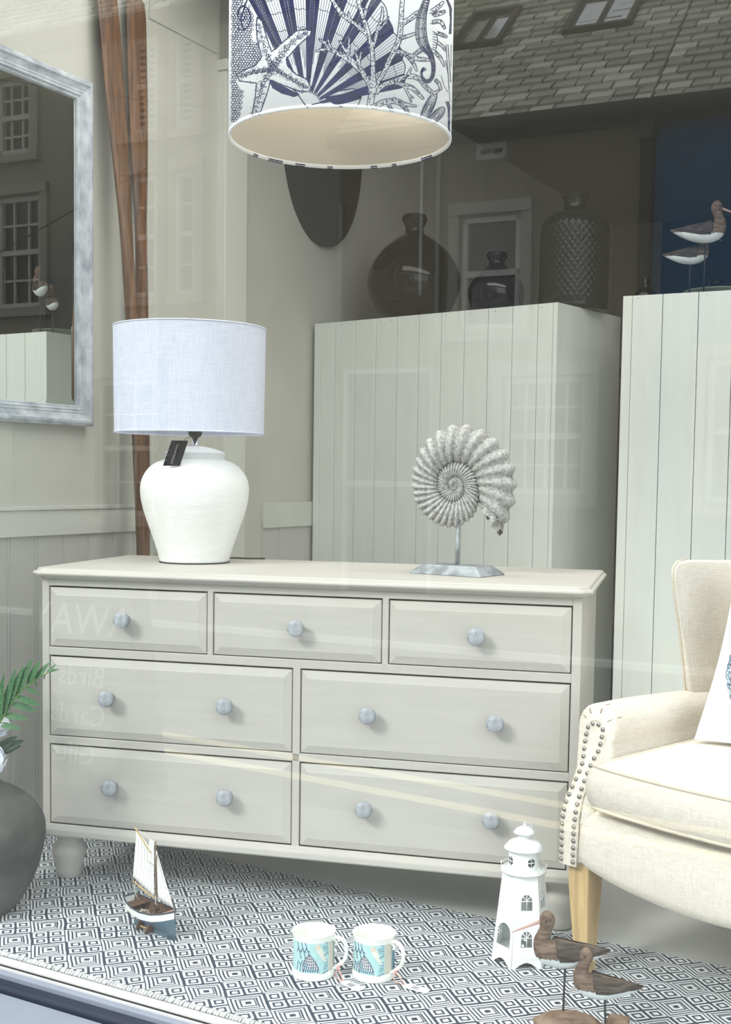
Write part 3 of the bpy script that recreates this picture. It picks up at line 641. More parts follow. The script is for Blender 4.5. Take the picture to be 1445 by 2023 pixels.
# ================================================================== TABLE LAMP
lamp = thing('table_lamp', 'white ribbed ceramic table lamp with white linen drum shade on the chest', 'table lamp', (-0.117, 0.872, 0.8534), 29)
prof = [(0.094, 0.0), (0.099, 0.004), (0.103, 0.020), (0.112, 0.050), (0.126, 0.090), (0.140, 0.130), (0.150, 0.165), (0.1545, 0.195), (0.1545, 0.220), (0.148, 0.245), (0.133, 0.268), (0.112, 0.285), (0.0885, 0.294), (0.085, 0.297), (0.0855, 0.312), (0.080, 0.318), (0.060, 0.325), (0.030, 0.332), (0.012, 0.334)]
pp = catmull([(r, z) for r, z in prof], 4)
b = MB(); b.lathe(pp, 64, fn=lambda r, z, a: r + (0.00035 * sin(z * 950 + 1.3 * sin(a * 3)) if z < 0.28 else 0)); b.build('ceramic_body', M_white, lamp)
b = MB(); b.lathe([(0.101, -0.0), (0.101, 0.0035), (0.09, 0.004)], 48); b.build('base_ring', M_seal, lamp)
b = MB(); b.lathe([(0.013, 0.333), (0.013, 0.338), (0.0085, 0.340), (0.0085, 0.372)], 20); b.build('chrome_stem', M_chrome, lamp)
b = MB(); b.lathe([(0.004, 0.356), (0.012, 0.358), (0.018, 0.364), (0.0205, 0.374), (0.0205, 0.43), (0.014, 0.44), (0.004, 0.44)], 24); b.build('lamp_holder', M_black, lamp)
sh = []
ox = -0.016
def ringz(r, z, nn=80): return [(ox + r * cos(2 * pi * k / nn), r * sin(2 * pi * k / nn), z) for k in range(nn)]
b = MB(); b.grid([ringz(0.2125, 0.370), ringz(0.2160, 0.668)], closed_v=True); b.grid([ringz(0.2165, 0.668), ringz(0.2150, 0.6684), ringz(0.2110, 0.3702), ringz(0.2125, 0.370)], closed_v=True)
s_ = b.build('linen_shade', M_shade, lamp)
for r, z in ((0.2127, 0.3705), (0.2160, 0.6675)):
    b = MB(); b.tube(ringz(r, z), 0.0022, 6, closed=True); b.build('shade_trim', M_shade, s_)
b = MB()
for a in (90, 210, 330): b.tube([(0, 0, 0.44), (ox + 0.212 * cos(radians(a)), 0.212 * sin(radians(a)), 0.640)], 0.0015, 5)
b.build('shade_carrier', M_chrome, lamp)
# hanging card tag, facing the street
b = MB(); b.prism([(-0.0705, -0.035), (-0.0235, -0.035), (0.000, 0.035), (-0.046, 0.035)], 0, 0.0008, axis='y')
tag_o = b.build('hang_tag', M_tag, lamp, loc=(0.0, -0.132, 0.3105), rot=(radians(4), 0, 0), label='black card tag with silver lettering')
b = MB(); b.tube([(-0.014, -0.129, 0.342), (-0.010, -0.11, 0.352), (0.0, -0.05, 0.360), (0.002, -0.008, 0.358)], 0.0009, 5); b.build('tag_string', M_black, lamp)
def text_mesh(name, s, size, m, parent, loc, rot, ext=0.0002, align='CENTER', smallcaps=False):
    cu = bpy.data.curves.new(name, 'FONT'); cu.body = s; cu.size = size; cu.extrude = ext; cu.align_x = align; cu.align_y = 'CENTER'; cu.resolution_u = 2
    t = bpy.data.objects.new(name, cu); COL.objects.link(t); bpy.context.view_layer.update()
    me = bpy.data.meshes.new_from_object(t.evaluated_get(bpy.context.evaluated_depsgraph_get())); me.name = name
    bpy.data.objects.remove(t); me.materials.clear(); me.materials.append(m)
    o = bpy.data.objects.new(name, me); COL.objects.link(o); o.parent = parent; o.location = loc; o.rotation_euler = rot; return o
# lettering runs down the card
tx = text_mesh('tag_lettering', 'Quayside Furniture', 0.0072, M_tagtext, tag_o, (0, 0, 0), (0, 0, 0))
tx.matrix_local = Matrix(((-0.323, 0.946, 0, -0.0375), (0, 0, -1, -0.0005), (-0.946, -0.323, 0, -0.002), (0, 0, 0, 1)))
b = MB()
for k, (x, z) in enumerate(((-0.0525, 0.008), (-0.0575, -0.007), (-0.0620, -0.020))): b.box(x, x + 0.0025, -0.0006, 0, z, z + 0.0012)
b.build('tag_marks', M_tagtext, tag_o)
# flex running off the back of the chest
b = MB(); b.tube(catmull([(0.055, 0.09, 0.006), (0.10, 0.11, 0.006), (0.14, 0.13, 0.004), (0.19, 0.15, 0.003)], 6), 0.0028, 6); b.build('flex', M_black, lamp)

# ================================================================== AMMONITE ORNAMENT
am = thing('ammonite_ornament', 'grey ridged ammonite fossil on whitewashed metal stand, on the chest', 'ornament', (0.674, 0.963, 0.8534), -6)
b = MB(); P = []
for (w, d, z) in ((0.106, 0.065, 0), (0.107, 0.066, 0.003), (0.104, 0.063, 0.006), (0.088, 0.048, 0.021), (0.084, 0.044, 0.022), (0.083, 0.043, 0.025)):
    P.append([(-w, -d, z), (w, -d, z), (w, d, z), (-w, d, z)])
b.grid(P, closed_v=True, smooth=False, cap0=True, cap1=True); b.build('stand_base', M_metal_base, am, bev=0.0012)
b = MB(); b.tube([(0, 0, 0.022), (0, 0, 0.135)], 0.0055, 12); b.build('stand_rod', M_metal_base, am)
# spiral: outer radius of the whorl at each angle (degrees back from the mouth), metres
T = [(-62, 0.196), (-50, 0.190), (-25, 0.176), (0, 0.170), (30, 0.172), (60, 0.171), (90, 0.170), (120, 0.150), (150, 0.128), (180, 0.118), (225, 0.118), (270, 0.117), (300, 0.104), (330, 0.082), (360, 0.066), (405, 0.068), (450, 0.069), (500, 0.057), (540, 0.048), (585, 0.047), (630, 0.047), (680, 0.036), (720, 0.027), (810, 0.026), (900, 0.017), (990, 0.015), (1080, 0.009), (1200, 0.006), (1300, 0.003)]
AS = 0.925
P = []; th = -42.0; nseg = 30; ph = 0.0
rr_ = random.Random(4)
ring_i = 0
while th < 1290:
    ro = interp(th, T); ri = interp(min(th + 360, 1299), T) if th + 360 < 1300 else 0.001
    if th < 20: ri = ri * 1.0 - 0.000
    a = radians(th); cr = (ro + ri) / 2; hw = (ro - ri) / 2 + 0.0025
    turn = max(0, th) / 360
    nr = 25 + 9 * turn
    step = 1.3 if th < 360 else (2.0 if th < 720 else 5.0)
    ph += radians(step) * interp(th, [(-42, 22), (90, 24), (180, 33), (360, 40), (1300, 30)])
    rib = cos(ph); rib = rib if rib > -0.3 else -0.3 + (rib + 0.3) * 1.3
    thick = min(0.052, hw * 0.95 + 0.004)
    row = []
    for k in range(nseg):
        u = 2 * pi * k / nseg; cu, su = cos(u), sin(u)
        outer = 0.35 + 0.65 * smoothstep(-0.6, 1.0, cu)
        amp = (0.11 if th < 130 else 0.10) * outer
        ra = cr + hw * cu * (1 + amp * rib * 0.9)
        yy = thick * su * (1 + 0.11 * rib * (0.4 + outer * .6))
        sweep = 0.10 * (cu) * 1.0                       # ribs lean forward towards the rim
        aa = a - sweep * 0.6
        # chipped mouth
        if th < -34: ra += 0.006 * sin(k * 2.7); aa += 0.05 * sin(k * 1.9 + 1)
        row.append((ra * cos(aa) * AS * 1.0, yy * AS * 0.9, ra * sin(aa) * AS))
    P.append(row); th += step
b = MB(); b.grid(P, closed_v=True, cap0=True, cap1=True); b.lathe([(0.001, -0.02), (0.028, -0.018), (0.028, 0.018), (0.001, 0.02)], 20)
# the hub disc must lie in the plane of the spiral
amo = MB(); amo.grid(P, closed_v=True, cap0=True, cap1=True)
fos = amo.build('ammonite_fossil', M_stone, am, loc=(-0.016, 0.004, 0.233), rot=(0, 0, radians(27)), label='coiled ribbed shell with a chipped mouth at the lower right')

# ================================================================== WALL MIRROR
mir = thing('wall_mirror', 'large mirror in a silvery grey wooden frame on the left wall', 'mirror', (-0.80, 0, 0), 0)
ty0, ty1, tz0, tz1 = 0.25, 1.172, 1.260, 2.380
b = MB(); P = []
for ins, x in ((0.012, 0.001), (0.010, 0.020), (0.0, 0.022), (0.0, 0.036), (0.010, 0.043), (0.018, 0.044), (0.024, 0.040), (0.040, 0.034), (0.043, 0.036), (0.046, 0.034), (0.050, 0.033), (0.053, 0.035), (0.059, 0.028), (0.064, 0.028), (0.067, 0.020)):
    P.append([(x, ty0 + ins, tz0 + ins), (x, ty1 - ins, tz0 + ins), (x, ty1 - ins, tz1 - ins), (x, ty0 + ins, tz1 - ins)])
b.grid(P, closed_v=True, smooth=False); b.build('moulded_frame', M_frame, mir, bev=0.0008, seg=1)
b = MB(); i0, i1 = 0.066, 0.090
def rect(i, x): return [(x, ty0 + i, tz0 + i), (x, ty1 - i, tz0 + i), (x, ty1 - i, tz1 - i), (x, ty0 + i, tz1 - i)]
b.grid([rect(i0, 0.0195), rect(i1, 0.0215)], closed_v=True, smooth=False); b.add(rect(i1, 0.0215), [(0, 1, 2, 3)]); b.add(rect(i0, 0.012), [(3, 2, 1, 0)])
b.build('bevelled_glass', M_mirror, mir)

# ================================================================== OARS
def oar(name, label, spine, blade_w):
    # spine: (z, x, y) ; widths by height
    t = thing(name, label, 'oar', (0, 0, 0), 0, 'wooden oars leaning in the corner')
    P = []; Wt = [(0.0, 0.018), (0.02, 0.023), (1.70, 0.0215), (1.84, 0.022), (1.95, 0.028), (2.08, 0.037), (2.25, 0.047), (2.40, 0.052), (2.66, 0.053), (2.715, 0.049), (2.738, 0.036), (2.748, 0.012)]
    Th = [(0.0, 0.018), (0.02, 0.023), (1.80, 0.021), (2.0, 0.014), (2.3, 0.008), (2.748, 0.006)]
    nz = 70
    for i in range(nz + 1):
        z = 2.748 * (i / nz) if i < 55 else 2.158 + (2.748 - 2.158) * ((i - 55) / 15) ** 0.7 * 1.0
        f = z / 2.748; w = interp(z, Wt); h = interp(z, Th)
        cx = spine[0][0] + (spine[1][0] - spine[0][0]) * f; cy = spine[0][1] + (spine[1][1] - spine[0][1]) * f
        if len(spine) > 2: cy += spine[2] * sin(pi * f)
        P.append([(cx + h * cos(2 * pi * k / 16), cy + w * sin(2 * pi * k / 16), z) for k in range(16)])
    b = MB(); b.grid(P, closed_v=True, cap0=True, cap1=True); b.build('shaft_and_blade', M_oar, t)
    return t
oar('wooden_oar', 'long varnished wooden oar, the one nearer the mirror', [(-0.56, 1.215), (-0.770, 1.238), 0.045], 0.053)
oar('wooden_oar', 'long scuffed wooden oar, the one farther from the mirror', [(-0.64, 1.275), (-0.770, 1.392), 0.022], 0.053)

# oval wall mirror behind the pendant shade, its dark reflection painted into the colour
ov = thing('oval_wall_mirror', 'dark oval mirror hung on the wall behind the pendant shade', 'wall decoration', (-0.87, 2.79, 2.585), 0)
b = MB(); P = []
for s, x in ((1.0, 0.001), (1.0, 0.016), (0.985, 0.022)): P.append([(x, 0.325 * s * cos(2 * pi * k / 64), 0.45 * s * sin(2 * pi * k / 64)) for k in range(64)])
b.grid(P, closed_v=True, smooth=False, cap1=True, cap0=True); b.build('oval_panel', M_oval, ov)
b = MB(); P = []
for s, x in ((1.0, 0.022), (1.004, 0.026), (0.985, 0.027), (0.975, 0.022)): P.append([(x, 0.325 * s * cos(2 * pi * k / 64), 0.45 * s * sin(2 * pi * k / 64)) for k in range(64)])
b.grid(P, closed_v=True); b.build('oval_rim', M_oval, ov)

# ================================================================== VASES AND BOTTLES ON THE CABINETS
def vase(name, label, loc, prof, m, n=48, fn=None, cat='vase', rz=0, sub=5):
    t = thing(name, label, cat, loc, rz)
    pr2 = catmull(prof, sub); b = MB(); b.lathe(pr2, n, fn=fn, cap=True); 
    r, z = prof[-1]; b2 = MB(); b2.lathe([(r * 0.82, z + 0.0005), (r * 0.80, z - 0.03), (r * .5, z - .045)], n, cap=False)
    b.build('glass_body', m, t); 
    b3 = MB(); b3.tube([(r * 0.93 * cos(2 * pi * k / 32), r * 0.93 * sin(2 * pi * k / 32), z - 0.001) for k in range(32)], r * 0.11, 8, closed=True); b3.build('rim', m, t)
    return t
vase('globe_vase', 'large squat olive smoked glass bottle vase on the planked cabinet', (-0.468, 2.93, 1.78),
     [(0.075, 0), (0.115, 0.008), (0.165, 0.06), (0.198, 0.13), (0.208, 0.19), (0.195, 0.25), (0.150, 0.32), (0.100, 0.365), (0.062, 0.390), (0.044, 0.402), (0.040, 0.418), (0.043, 0.434), (0.053, 0.452), (0.057, 0.470), (0.050, 0.480)], M_gl1)
vase('globe_vase', 'small plum smoked glass bottle vase between the two big vases', (-0.019, 2.81, 1.78),
     [(0.05, 0), (0.082, 0.006), (0.106, 0.045), (0.117, 0.09), (0.112, 0.130), (0.085, 0.170), (0.052, 0.198), (0.036, 0.214), (0.032, 0.230), (0.042, 0.248), (0.044, 0.258), (0.038, 0.264)], M_gl2)
def diam(r, z, a):
    if z < 0.02 or z > 0.355: return r
    fa = (a / (2 * pi) * 34 + z / 0.0165 / 2) % 1.0; fb = (a / (2 * pi) * 34 - z / 0.0165 / 2) % 1.0
    e = min(abs(fa - .5), abs(fb - .5)) * 2; d = max(abs(fa - .5), abs(fb - .5)) * 2
    return r - 0.0035 + 0.0050 * (1 - d ** 2) * min(1, (z - .02) / .02)
t = thing('diamond_vase', 'tall teal smoked glass vase with raised diamond texture', 'vase', (0.330, 2.78, 1.78), 10)
tp = catmull([(0.12, 0), (0.133, 0.006), (0.137, 0.03), (0.137, 0.10), (0.137, 0.22), (0.136, 0.32), (0.128, 0.352), (0.105, 0.378), (0.070, 0.393), (0.052, 0.400), (0.046, 0.412), (0.045, 0.432), (0.048, 0.448), (0.052, 0.456)], 3)
tp2 = []
for (r0, z0), (r1, z1) in zip(tp, tp[1:]):
    k = max(1, int((z1 - z0) / 0.0042)); tp2 += [(r0 + (r1 - r0) * i / k, z0 + (z1 - z0) * i / k) for i in range(k)]
tp2.append(tp[-1]); b = MB(); b.lathe(tp2, 204, fn=diam); b.build('glass_body', M_gl3, t)
b = MB(); b.tube([(0.049 * cos(2 * pi * k / 32), 0.049 * sin(2 * pi * k / 32), 0.456) for k in range(32)], 0.005, 8, closed=True); b.build('rim', M_gl3, t)
# tall dark pear vase partly hidden behind the diamond vase, standing on a shelf rail deeper in the shop
M_side = mat('dark_sideboard_wood', (70, 62, 52), 0.7, var=0.15, vscale=4)
sh_ = thing('shelf_unit', 'dark low sideboard deep in the shop behind the cabinets', 'sideboard', (0.2, 3.75, 0), 2)
b = MB(); b.box(0.0, 2.4, 0.0, 0.42, 1.60, 1.64); b.build('top', M_side, sh_, bev=0.003)
b = MB(); b.box(0.04, 2.36, 0.02, 0.40, 0.08, 1.60); b.build('body', M_side, sh_)
for x in (0.06, 2.28):
    for y in (0.03, 0.33): b = MB(); b.box(x, x + 0.06, y, y + 0.06, 0, 0.08); b.build('foot', M_side, sh_)
vase('pear_vase', 'dark pear shaped glass vase half hidden behind the diamond vase', (0.62, 3.95, 1.64),
     [(0.04, 0), (0.07, 0.01), (0.10, 0.06), (0.115, 0.12), (0.110, 0.18), (0.085, 0.26), (0.05, 0.34), (0.03, 0.40), (0.034, 0.42)], M_gl1)
vase('short_bottle', 'small black glass bottle with straight neck beside the right cabinet edge', (0.600, 2.86, 1.78),
     [(0.040, 0), (0.046, 0.004), (0.046, 0.05), (0.044, 0.066), (0.032, 0.080), (0.016, 0.090), (0.0145, 0.10), (0.0145, 0.122), (0.0150, 0.126)], M_gl4, cat='bottle')
ds = thing('shallow_dish', 'shallow green dish on the right cabinet under the bird ornament', 'dish', (0.90, 2.80, 1.78), 0)
b = MB(); b.lathe([(0.04, 0), (0.045, 0.002), (0.09, 0.020), (0.125, 0.046), (0.128, 0.050), (0.121, 0.048), (0.088, 0.026), (0.04, 0.008), (0.001, 0.007)], 40); b.build('bowl', M_dish, ds)

# ================================================================== WING ARMCHAIR
ch = thing('wing_armchair', 'cream linen wing armchair with studded scroll arms and pale oak legs', 'armchair', (1.106, 0.600, 0.0034), -18)
W, ZB = 0.72, 0.252
RK = [(0.25, 0.0), (0.34, 0.0), (0.38, 0.008), (0.42, 0.030), (0.46, 0.058), (0.50, 0.080), (0.545, 0.094), (0.62, 0.098)]
def rake(z): return interp(z, RK)
# oak legs
lm = MB()
def leg_mesh(w, dx, dy, name='leg'):
    b = MB(); P = []
    for z, s, o in ((ZB + 0.012, 1.0, 0), (ZB - 0.06, 0.95, 0.08), (0.10, 0.78, 0.5), (0.0, 0.60, 1.0)):
        h = w / 2 * s; P.append([(dx * o - h, dy * o - h, z), (dx * o + h, dy * o - h, z), (dx * o + h, dy * o + h, z), (dx * o - h, dy * o + h, z)])
    b.grid(P, closed_v=True, smooth=False, cap0=True, cap1=True); return b
leg_mesh(0.056, 0.003, 0.004).build('leg', M_oak, ch, bev=0.003, loc=(0.040, 0.042, 0)); leg_mesh(0.056, -0.003, 0.004).build('leg', M_oak, ch, bev=0.003, loc=(W - 0.04, 0.042, 0))
leg_mesh(0.046, 0.0, 0.05).build('leg', M_oak, ch, bev=0.003, loc=(0.05, 0.66, 0)); leg_mesh(0.046, 0.0, 0.05).build('leg', M_oak, ch, bev=0.003, loc=(W - 0.05, 0.66, 0))
# seat frame with bowed apron
b = MB(); P = []
nx = 28
for i in range(nx + 1):
    f = i / nx; x = 0.046 + (W - 0.092) * f; s = sin(pi * f); sag = 0.036 * s ** 0.7; bul = 0.030 * s ** 0.8
    row = []
    for (y, z) in ((0.55, ZB + 0.02), (0.10, ZB + 0.01 - sag * .5), (0.020 - bul, ZB - sag + 0.004), (0.008 - bul, ZB - sag + 0.010), (0.001 - bul, ZB - sag + 0.03), (0.002 - bul, 0.31), (0.006 - bul, 0.345), (0.014 - bul * .9, 0.372), (0.035 - bul * .5, 0.386), (0.12, 0.392), (0.55, 0.392)):
        row.append((x, y, z))
    P.append(row)
b.grid(P, closed_v=True, cap0=True, cap1=True); b.build('seat_apron', M_linen, ch)
b = MB(); b.box(0.03, W - 0.03, 0.05, 0.72, ZB, 0.34); b.build('seat_frame', M_linen, ch, bev=0.01)
# cushion
def cushion(x0, x1, y0, y1, z0, z1, dome, bulge, parent, name, m):
    b = MB(); nx, ny = 22, 18; rad = 0.012
    def pt(u, v, top):
        x = x0 + (x1 - x0) * u; y = y0 + (y1 - y0) * v
        e = (max(0, 4 * u * (1 - u)) ** 0.45) * (max(0, 4 * v * (1 - v)) ** 0.45)
        front = -bulge * sin(pi * u) ** 0.8 * (1 - v) ** 2
        return (x, y + front, (z1 + dome * e) if top else (z0 - 0.3 * dome * e * 0.4))
    topg = [[pt(i / nx, j / ny, True) for j in range(ny + 1)] for i in range(nx + 1)]
    botg = [[pt(i / nx, j / ny, False) for j in range(ny + 1)] for i in range(nx + 1)]
    b.grid(topg); b.grid(botg)
    loop = [(i, 0) for i in range(nx)] + [(nx, j) for j in range(ny)] + [(i, ny) for i in range(nx, 0, -1)] + [(0, j) for j in range(ny, 0, -1)]
    side = []
    cx, cy = (x0 + x1) / 2, (y0 + y1) / 2
    for f in (0, 0.15, 0.35, 0.5, 0.65, 0.85, 1):
        row = []
        for (i, j) in loop:
            a, c = botg[i][j], topg[i][j]; o = 0.012 * sin(pi * f) ** 0.7; d = Vector((a[0] - cx, (a[1] - cy), 0)); 
            ddx = 0 if 0 < i < nx else (1 if i == nx else -1); ddy = 0 if 0 < j < ny else (1 if j == ny else -1)
            row.append((a[0] + o * ddx, a[1] + o * ddy, a[2] + (c[2] - a[2]) * f))
        side.append(row)
    b.grid(side, closed_v=True)
    o = b.build(name, m, parent)
    pb = MB()
    for g_ in (topg, botg): pb.tube([g_[i][j] for i, j in loop], 0.0042, 6, closed=True)
    pb.build('piping', M_pipe, o); return o
cushion(0.094, W - 0.094, -0.012, 0.56, 0.396, 0.487, 0.022, 0.028, ch, 'seat_cushion', M_linen)
# arms
nail = MB(); nail.lathe([(0.0056, 0.0), (0.0056, 0.0008), (0.0046, 0.0028), (0.0026, 0.0042), (0.0002, 0.0046)], 12); nail_me = nail.mesh('stud', M_stud)
def arm(mirror):
    sx = (lambda x: W - x) if mirror else (lambda x: x)
    outl = [(0.0, ZB), (-0.001, 0.30), (-0.001, 0.36), (0.0, 0.42), (-0.004, 0.455), (-0.013, 0.480)]
    c = (0.023, 0.546); r = 0.053
    outl += [(c[0] + r * 1.0 * cos(radians(a)), c[1] + r * sin(radians(a))) for a in (205, 185, 165, 145, 125, 105, 85, 65, 45, 25, 5, -15, -35)]
    outl += [(0.078, 0.49), (0.080, 0.44), (0.082, 0.38), (0.060, ZB + 0.01)]
    b = MB(); P = []
    ys = [0, 0.006, 0.02, 0.06, 0.12, 0.22, 0.32, 0.42, 0.52, 0.62, 0.72]
    for k, y in enumerate(ys):
        row = []
        for x, z in outl:
            f = 1 - (0.10 if k == 0 else 0.0)
            cx_ = 0.035 if z < .48 else c[0]; cz_ = z if z < 0.48 else c[1]
            rk = rake(z) * max(0, 1 - y / 0.6)
            lower = -0.010 * smoothstep(0.1, 0.5, y) * smoothstep(0.5, 0.6, z)
            row.append((sx(cx_ + (x - cx_) * f), y + rk, cz_ + (z - cz_) * f + lower))
        P.append(row)
    b.grid(P, closed_v=True, cap0=True, cap1=True); a_ = b.build('arm', M_linen, ch)
    # studded front panel
    pc = (0.024, 0.532); pr = 0.030
    left = [(0.001, ZB - 0.002), (0.001, 0.36), (0.003, 0.40), (0.007, 0.44), (0.006, 0.470), (-0.002, 0.498)]
    right = [(0.052, 0.500), (0.045, 0.472), (0.044, 0.44), (0.046, 0.40), (0.048, 0.36), (0.048, ZB - 0.002)]
    arc = [(pc[0] + pr * cos(radians(a)), pc[1] + pr * sin(radians(a))) for a in (195, 170, 145, 120, 95, 70, 45, 20, -10)]
    poly = left + arc + right
    def fz(x, z): return -0.0045 + rake(z)
    pb = MB()
    n_ = len(poly)
    # rows between left and right edges
    rows = []
    zs = [ZB - 0.002 + (0.562 - ZB) * i / 30 for i in range(31)]
    def span(z):
        xs_ = []
        for (xa, za), (xb, zb_) in zip(poly, poly[1:] + poly[:1]):
            if (za > z) != (zb_ > z): xs_.append(xa + (xb - xa) * (z - za) / (zb_ - za))
        return (min(xs_), max(xs_)) if len(xs_) >= 2 else None
    for z in zs:
        s_ = span(z + 1e-4)
        if s_ is None: continue
        rows.append([(sx(s_[0]), fz(0, z) + 0.004, z), (sx(s_[0] + 0.0015), fz(0, z), z), (sx((s_[0] + s_[1]) / 2), fz(0, z) - 0.002, z), (sx(s_[1] - 0.0015), fz(0, z), z), (sx(s_[1]), fz(0, z) + 0.004, z)])
    pb.grid(rows); p_ = pb.build('front_panel', M_linen, ch)
    tb = MB(); tb.tube([(sx(x), fz(x, z) + 0.002, z) for x, z in poly], 0.0018, 6); tb.build('panel_cord', M_pipe, p_)
    # pleats radiating over the scroll
    for a in (150, 120, 75, 30, 190):
        aa = radians(a); pl = MB(); pl.tube([(sx(c[0] + rr * cos(aa)), rake(0.55) + yy, c[1] + rr * sin(aa)) for rr, yy in ((0.034, -0.0015), (0.044, 0.0), (0.0525, 0.012), (0.0535, 0.03))], [0.0012, 0.0014, 0.0012, 0.0004], 5); pl.build('pleat_seam', M_pleat, a_)
    # studs
    inset = 0.0075
    path = []
    for (x, z) in left: path.append((x + inset, z))
    for a in (170, 145, 120, 95, 70, 45, 20): path.append((pc[0] + (pr - inset) * cos(radians(a)), pc[1] + (pr - inset) * sin(radians(a))))
    for (x, z) in right: path.append((x - inset, z))
    path[0] = (path[0][0], ZB + 0.008); path[-1] = (path[-1][0], ZB + 0.008)
    cc = catmull(path, 8); Ls = [0]
    for q, r2 in zip(cc, cc[1:]): Ls.append(Ls[-1] + math.hypot(r2[0] - q[0], (r2[1] - q[1])))
    nn = int(Ls[-1] / 0.0158)
    for k in range(nn + 1):
        d = Ls[-1] * k / nn
        i = next(i for i in range(len(Ls)) if Ls[i] >= d - 1e-9); i = max(1, i)
        f = (d - Ls[i - 1]) / max(1e-9, Ls[i] - Ls[i - 1]); x = cc[i - 1][0] + (cc[i][0] - cc[i - 1][0]) * f; z = cc[i - 1][1] + (cc[i][1] - cc[i - 1][1]) * f
        o = bpy.data.objects.new('stud', nail_me); COL.objects.link(o); o.parent = p_
        sl = atan2(rake(z + .01) - rake(z - .01), .02); o.location = (sx(x), fz(x, z) - 0.0012, z); o.rotation_euler = (radians(90) - sl, 0, 0)
arm(False); arm(True)
# wings
wo = [(0.470, 0.560), (0.452, 0.600), (0.440, 0.660), (0.420, 0.740), (0.396, 0.820), (0.384, 0.870), (0.384, 0.893), (0.400, 0.908), (0.440, 0.912), (0.560, 0.908), (0.700, 0.905), (0.730, 0.880), (0.700, 0.700), (0.680, 0.540)]
def wing(mirror):
    sx = (lambda x: W - x) if mirror else (lambda x: x); P = []
    cy, cz = 0.56, 0.74
    for x, s in ((0.012, 0.97), (0.016, 0.99), (0.030, 1.0), (0.048, 0.995), (0.056, 0.97)):
        P.append([(sx(0.018 + (x - 0.012) * (0.25 + 0.75 * smoothstep(0.40, 0.54, y)) + 0.012 * smoothstep(0.45, 0.75, y)), cy + (y - cy) * s, cz + (z - cz) * s) for y, z in wo])
    b = MB(); b.grid(P, closed_v=True, cap0=True, cap1=True); w_ = b.build('wing', M_linen, ch)
    tb = MB(); tb.tube([(sx(0.022), y - 0.001, z) for y, z in wo[:9]], 0.0034, 6); tb.build('wing_piping', M_pipe, w_)
wing(False); wing(True)
b = MB(); P = []
for (z, yf) in ((0.36, 0.56), (0.48, 0.575), (0.56, 0.580), (0.66, 0.595), (0.76, 0.615), (0.86, 0.645), (0.905, 0.665), (0.918, 0.690), (0.915, 0.720), (0.90, 0.735), (0.60, 0.72), (0.30, 0.70)):
    P.append([(0.05 + (W - 0.1) * i / 16, yf - (0.02 * sin(pi * i / 16) if yf < 0.67 else 0), z + (0.012 * sin(pi * i / 16) if z > 0.85 else 0)) for i in range(17)])
b.grid(P, closed_u=True); b.build('backrest', M_linen, ch)

# ---------------------------------------------------------------- printed pillow on the chair
pw = thing('printed_pillow', 'white square cushion with blue shell print, leaning in the wing armchair', 'cushion', (1.106, 0.600, 0.0034), -18)
PO = Vector((0.150, 0.298, 0.512)); PXv = Vector((1, 0.06, 0)).normalized(); PZv = Vector((0, 0.38, 0.925)).normalized(); PN = PXv.cross(PZv)   # PN points to the front (-y)
PS = 0.43
def pil(u, v, side, off=0.0):
    e = (max(0, 4 * u * (1 - u)) ** 0.5) * (max(0, 4 * v * (1 - v)) ** 0.5)
    pu = 0.030 * sin(pi * v) ** 0.9; pv = 0.026 * sin(pi * u) ** 0.9
    uu = u + (0.5 - u) * 2 * pu * 1.0; vv = v + (0.5 - v) * 2 * pv
    p = PO + PXv * (PS * uu) + PZv * (PS * vv)
    return p + PN * (side * (0.062 * e + off))
b = MB(); n_ = 20
for sd_ in (1, -1): b.grid([[tuple(pil(i / n_, j / n_, sd_)) for j in range(n_ + 1)] for i in range(n_ + 1)])
pil_o = b.build('cushion_cover', M_pillow, pw)
b = MB(); b.tube([tuple(pil(u, v, 0)) for u, v in [(k / 12, 0) for k in range(12)] + [(1, k / 12) for k in range(12)] + [(1 - k / 12, 1) for k in range(12)] + [(0, 1 - k / 12) for k in range(12)]], 0.003, 6, closed=True); b.build('edge_seam', M_pillow, pw)
def decal(poly, m, name, par, lay=0.0008, fuzz=0.0):
    # polygon in cushion coordinates, filled as small cells
    mk = ink.mask(poly); bb = mk[1]; q = MB(); st = 0.0065; x = bb[0]
    rr = random.Random(len(poly))
    while x < bb[1]:
        y = bb[2]
        while y < bb[3]:
            c = False; j = len(poly) - 1; X, Y = x + st / 2 + rr.uniform(-1, 1) * fuzz, y + st / 2 + rr.uniform(-1, 1) * fuzz
            for i in range(len(poly)):
                xi, yi = poly[i]; xj, yj = poly[j]
                if (yi > Y) != (yj > Y) and X < (xj - xi) * (Y - yi) / (yj - yi) + xi: c = not c
                j = i
            if c: q.add([tuple(pil(x, y, 1, lay)), tuple(pil(x + st, y, 1, lay)), tuple(pil(x + st, y + st, 1, lay)), tuple(pil(x, y + st, 1, lay))], [(0, 1, 2, 3)], smooth=True)
            y += st
        x += st
    if q.f: q.build(name, m, par)
decal([(0.125, 0.30), (0.10, 0.36), (0.10, 0.45), (0.125, 0.545), (0.16, 0.50), (0.22, 0.46), (0.30, 0.44), (0.42, 0.36), (0.44, 0.27), (0.36, 0.20), (0.24, 0.185), (0.17, 0.22)], M_print2, 'shell_print', pil_o, fuzz=0.004)
decal([(0.16, 0.56), (0.14, 0.60), (0.165, 0.64), (0.17, 0.68), (0.23, 0.71), (0.30, 0.69), (0.34, 0.63), (0.28, 0.60), (0.24, 0.63), (0.21, 0.575)], M_print1, 'anemone_print', pil_o, fuzz=0.006)
decal([(0.17, 0.74), (0.19, 0.80), (0.26, 0.83), (0.36, 0.82), (0.42, 0.76), (0.33, 0.785), (0.24, 0.78)], M_print1, 'anemone_print', pil_o, fuzz=0.006)
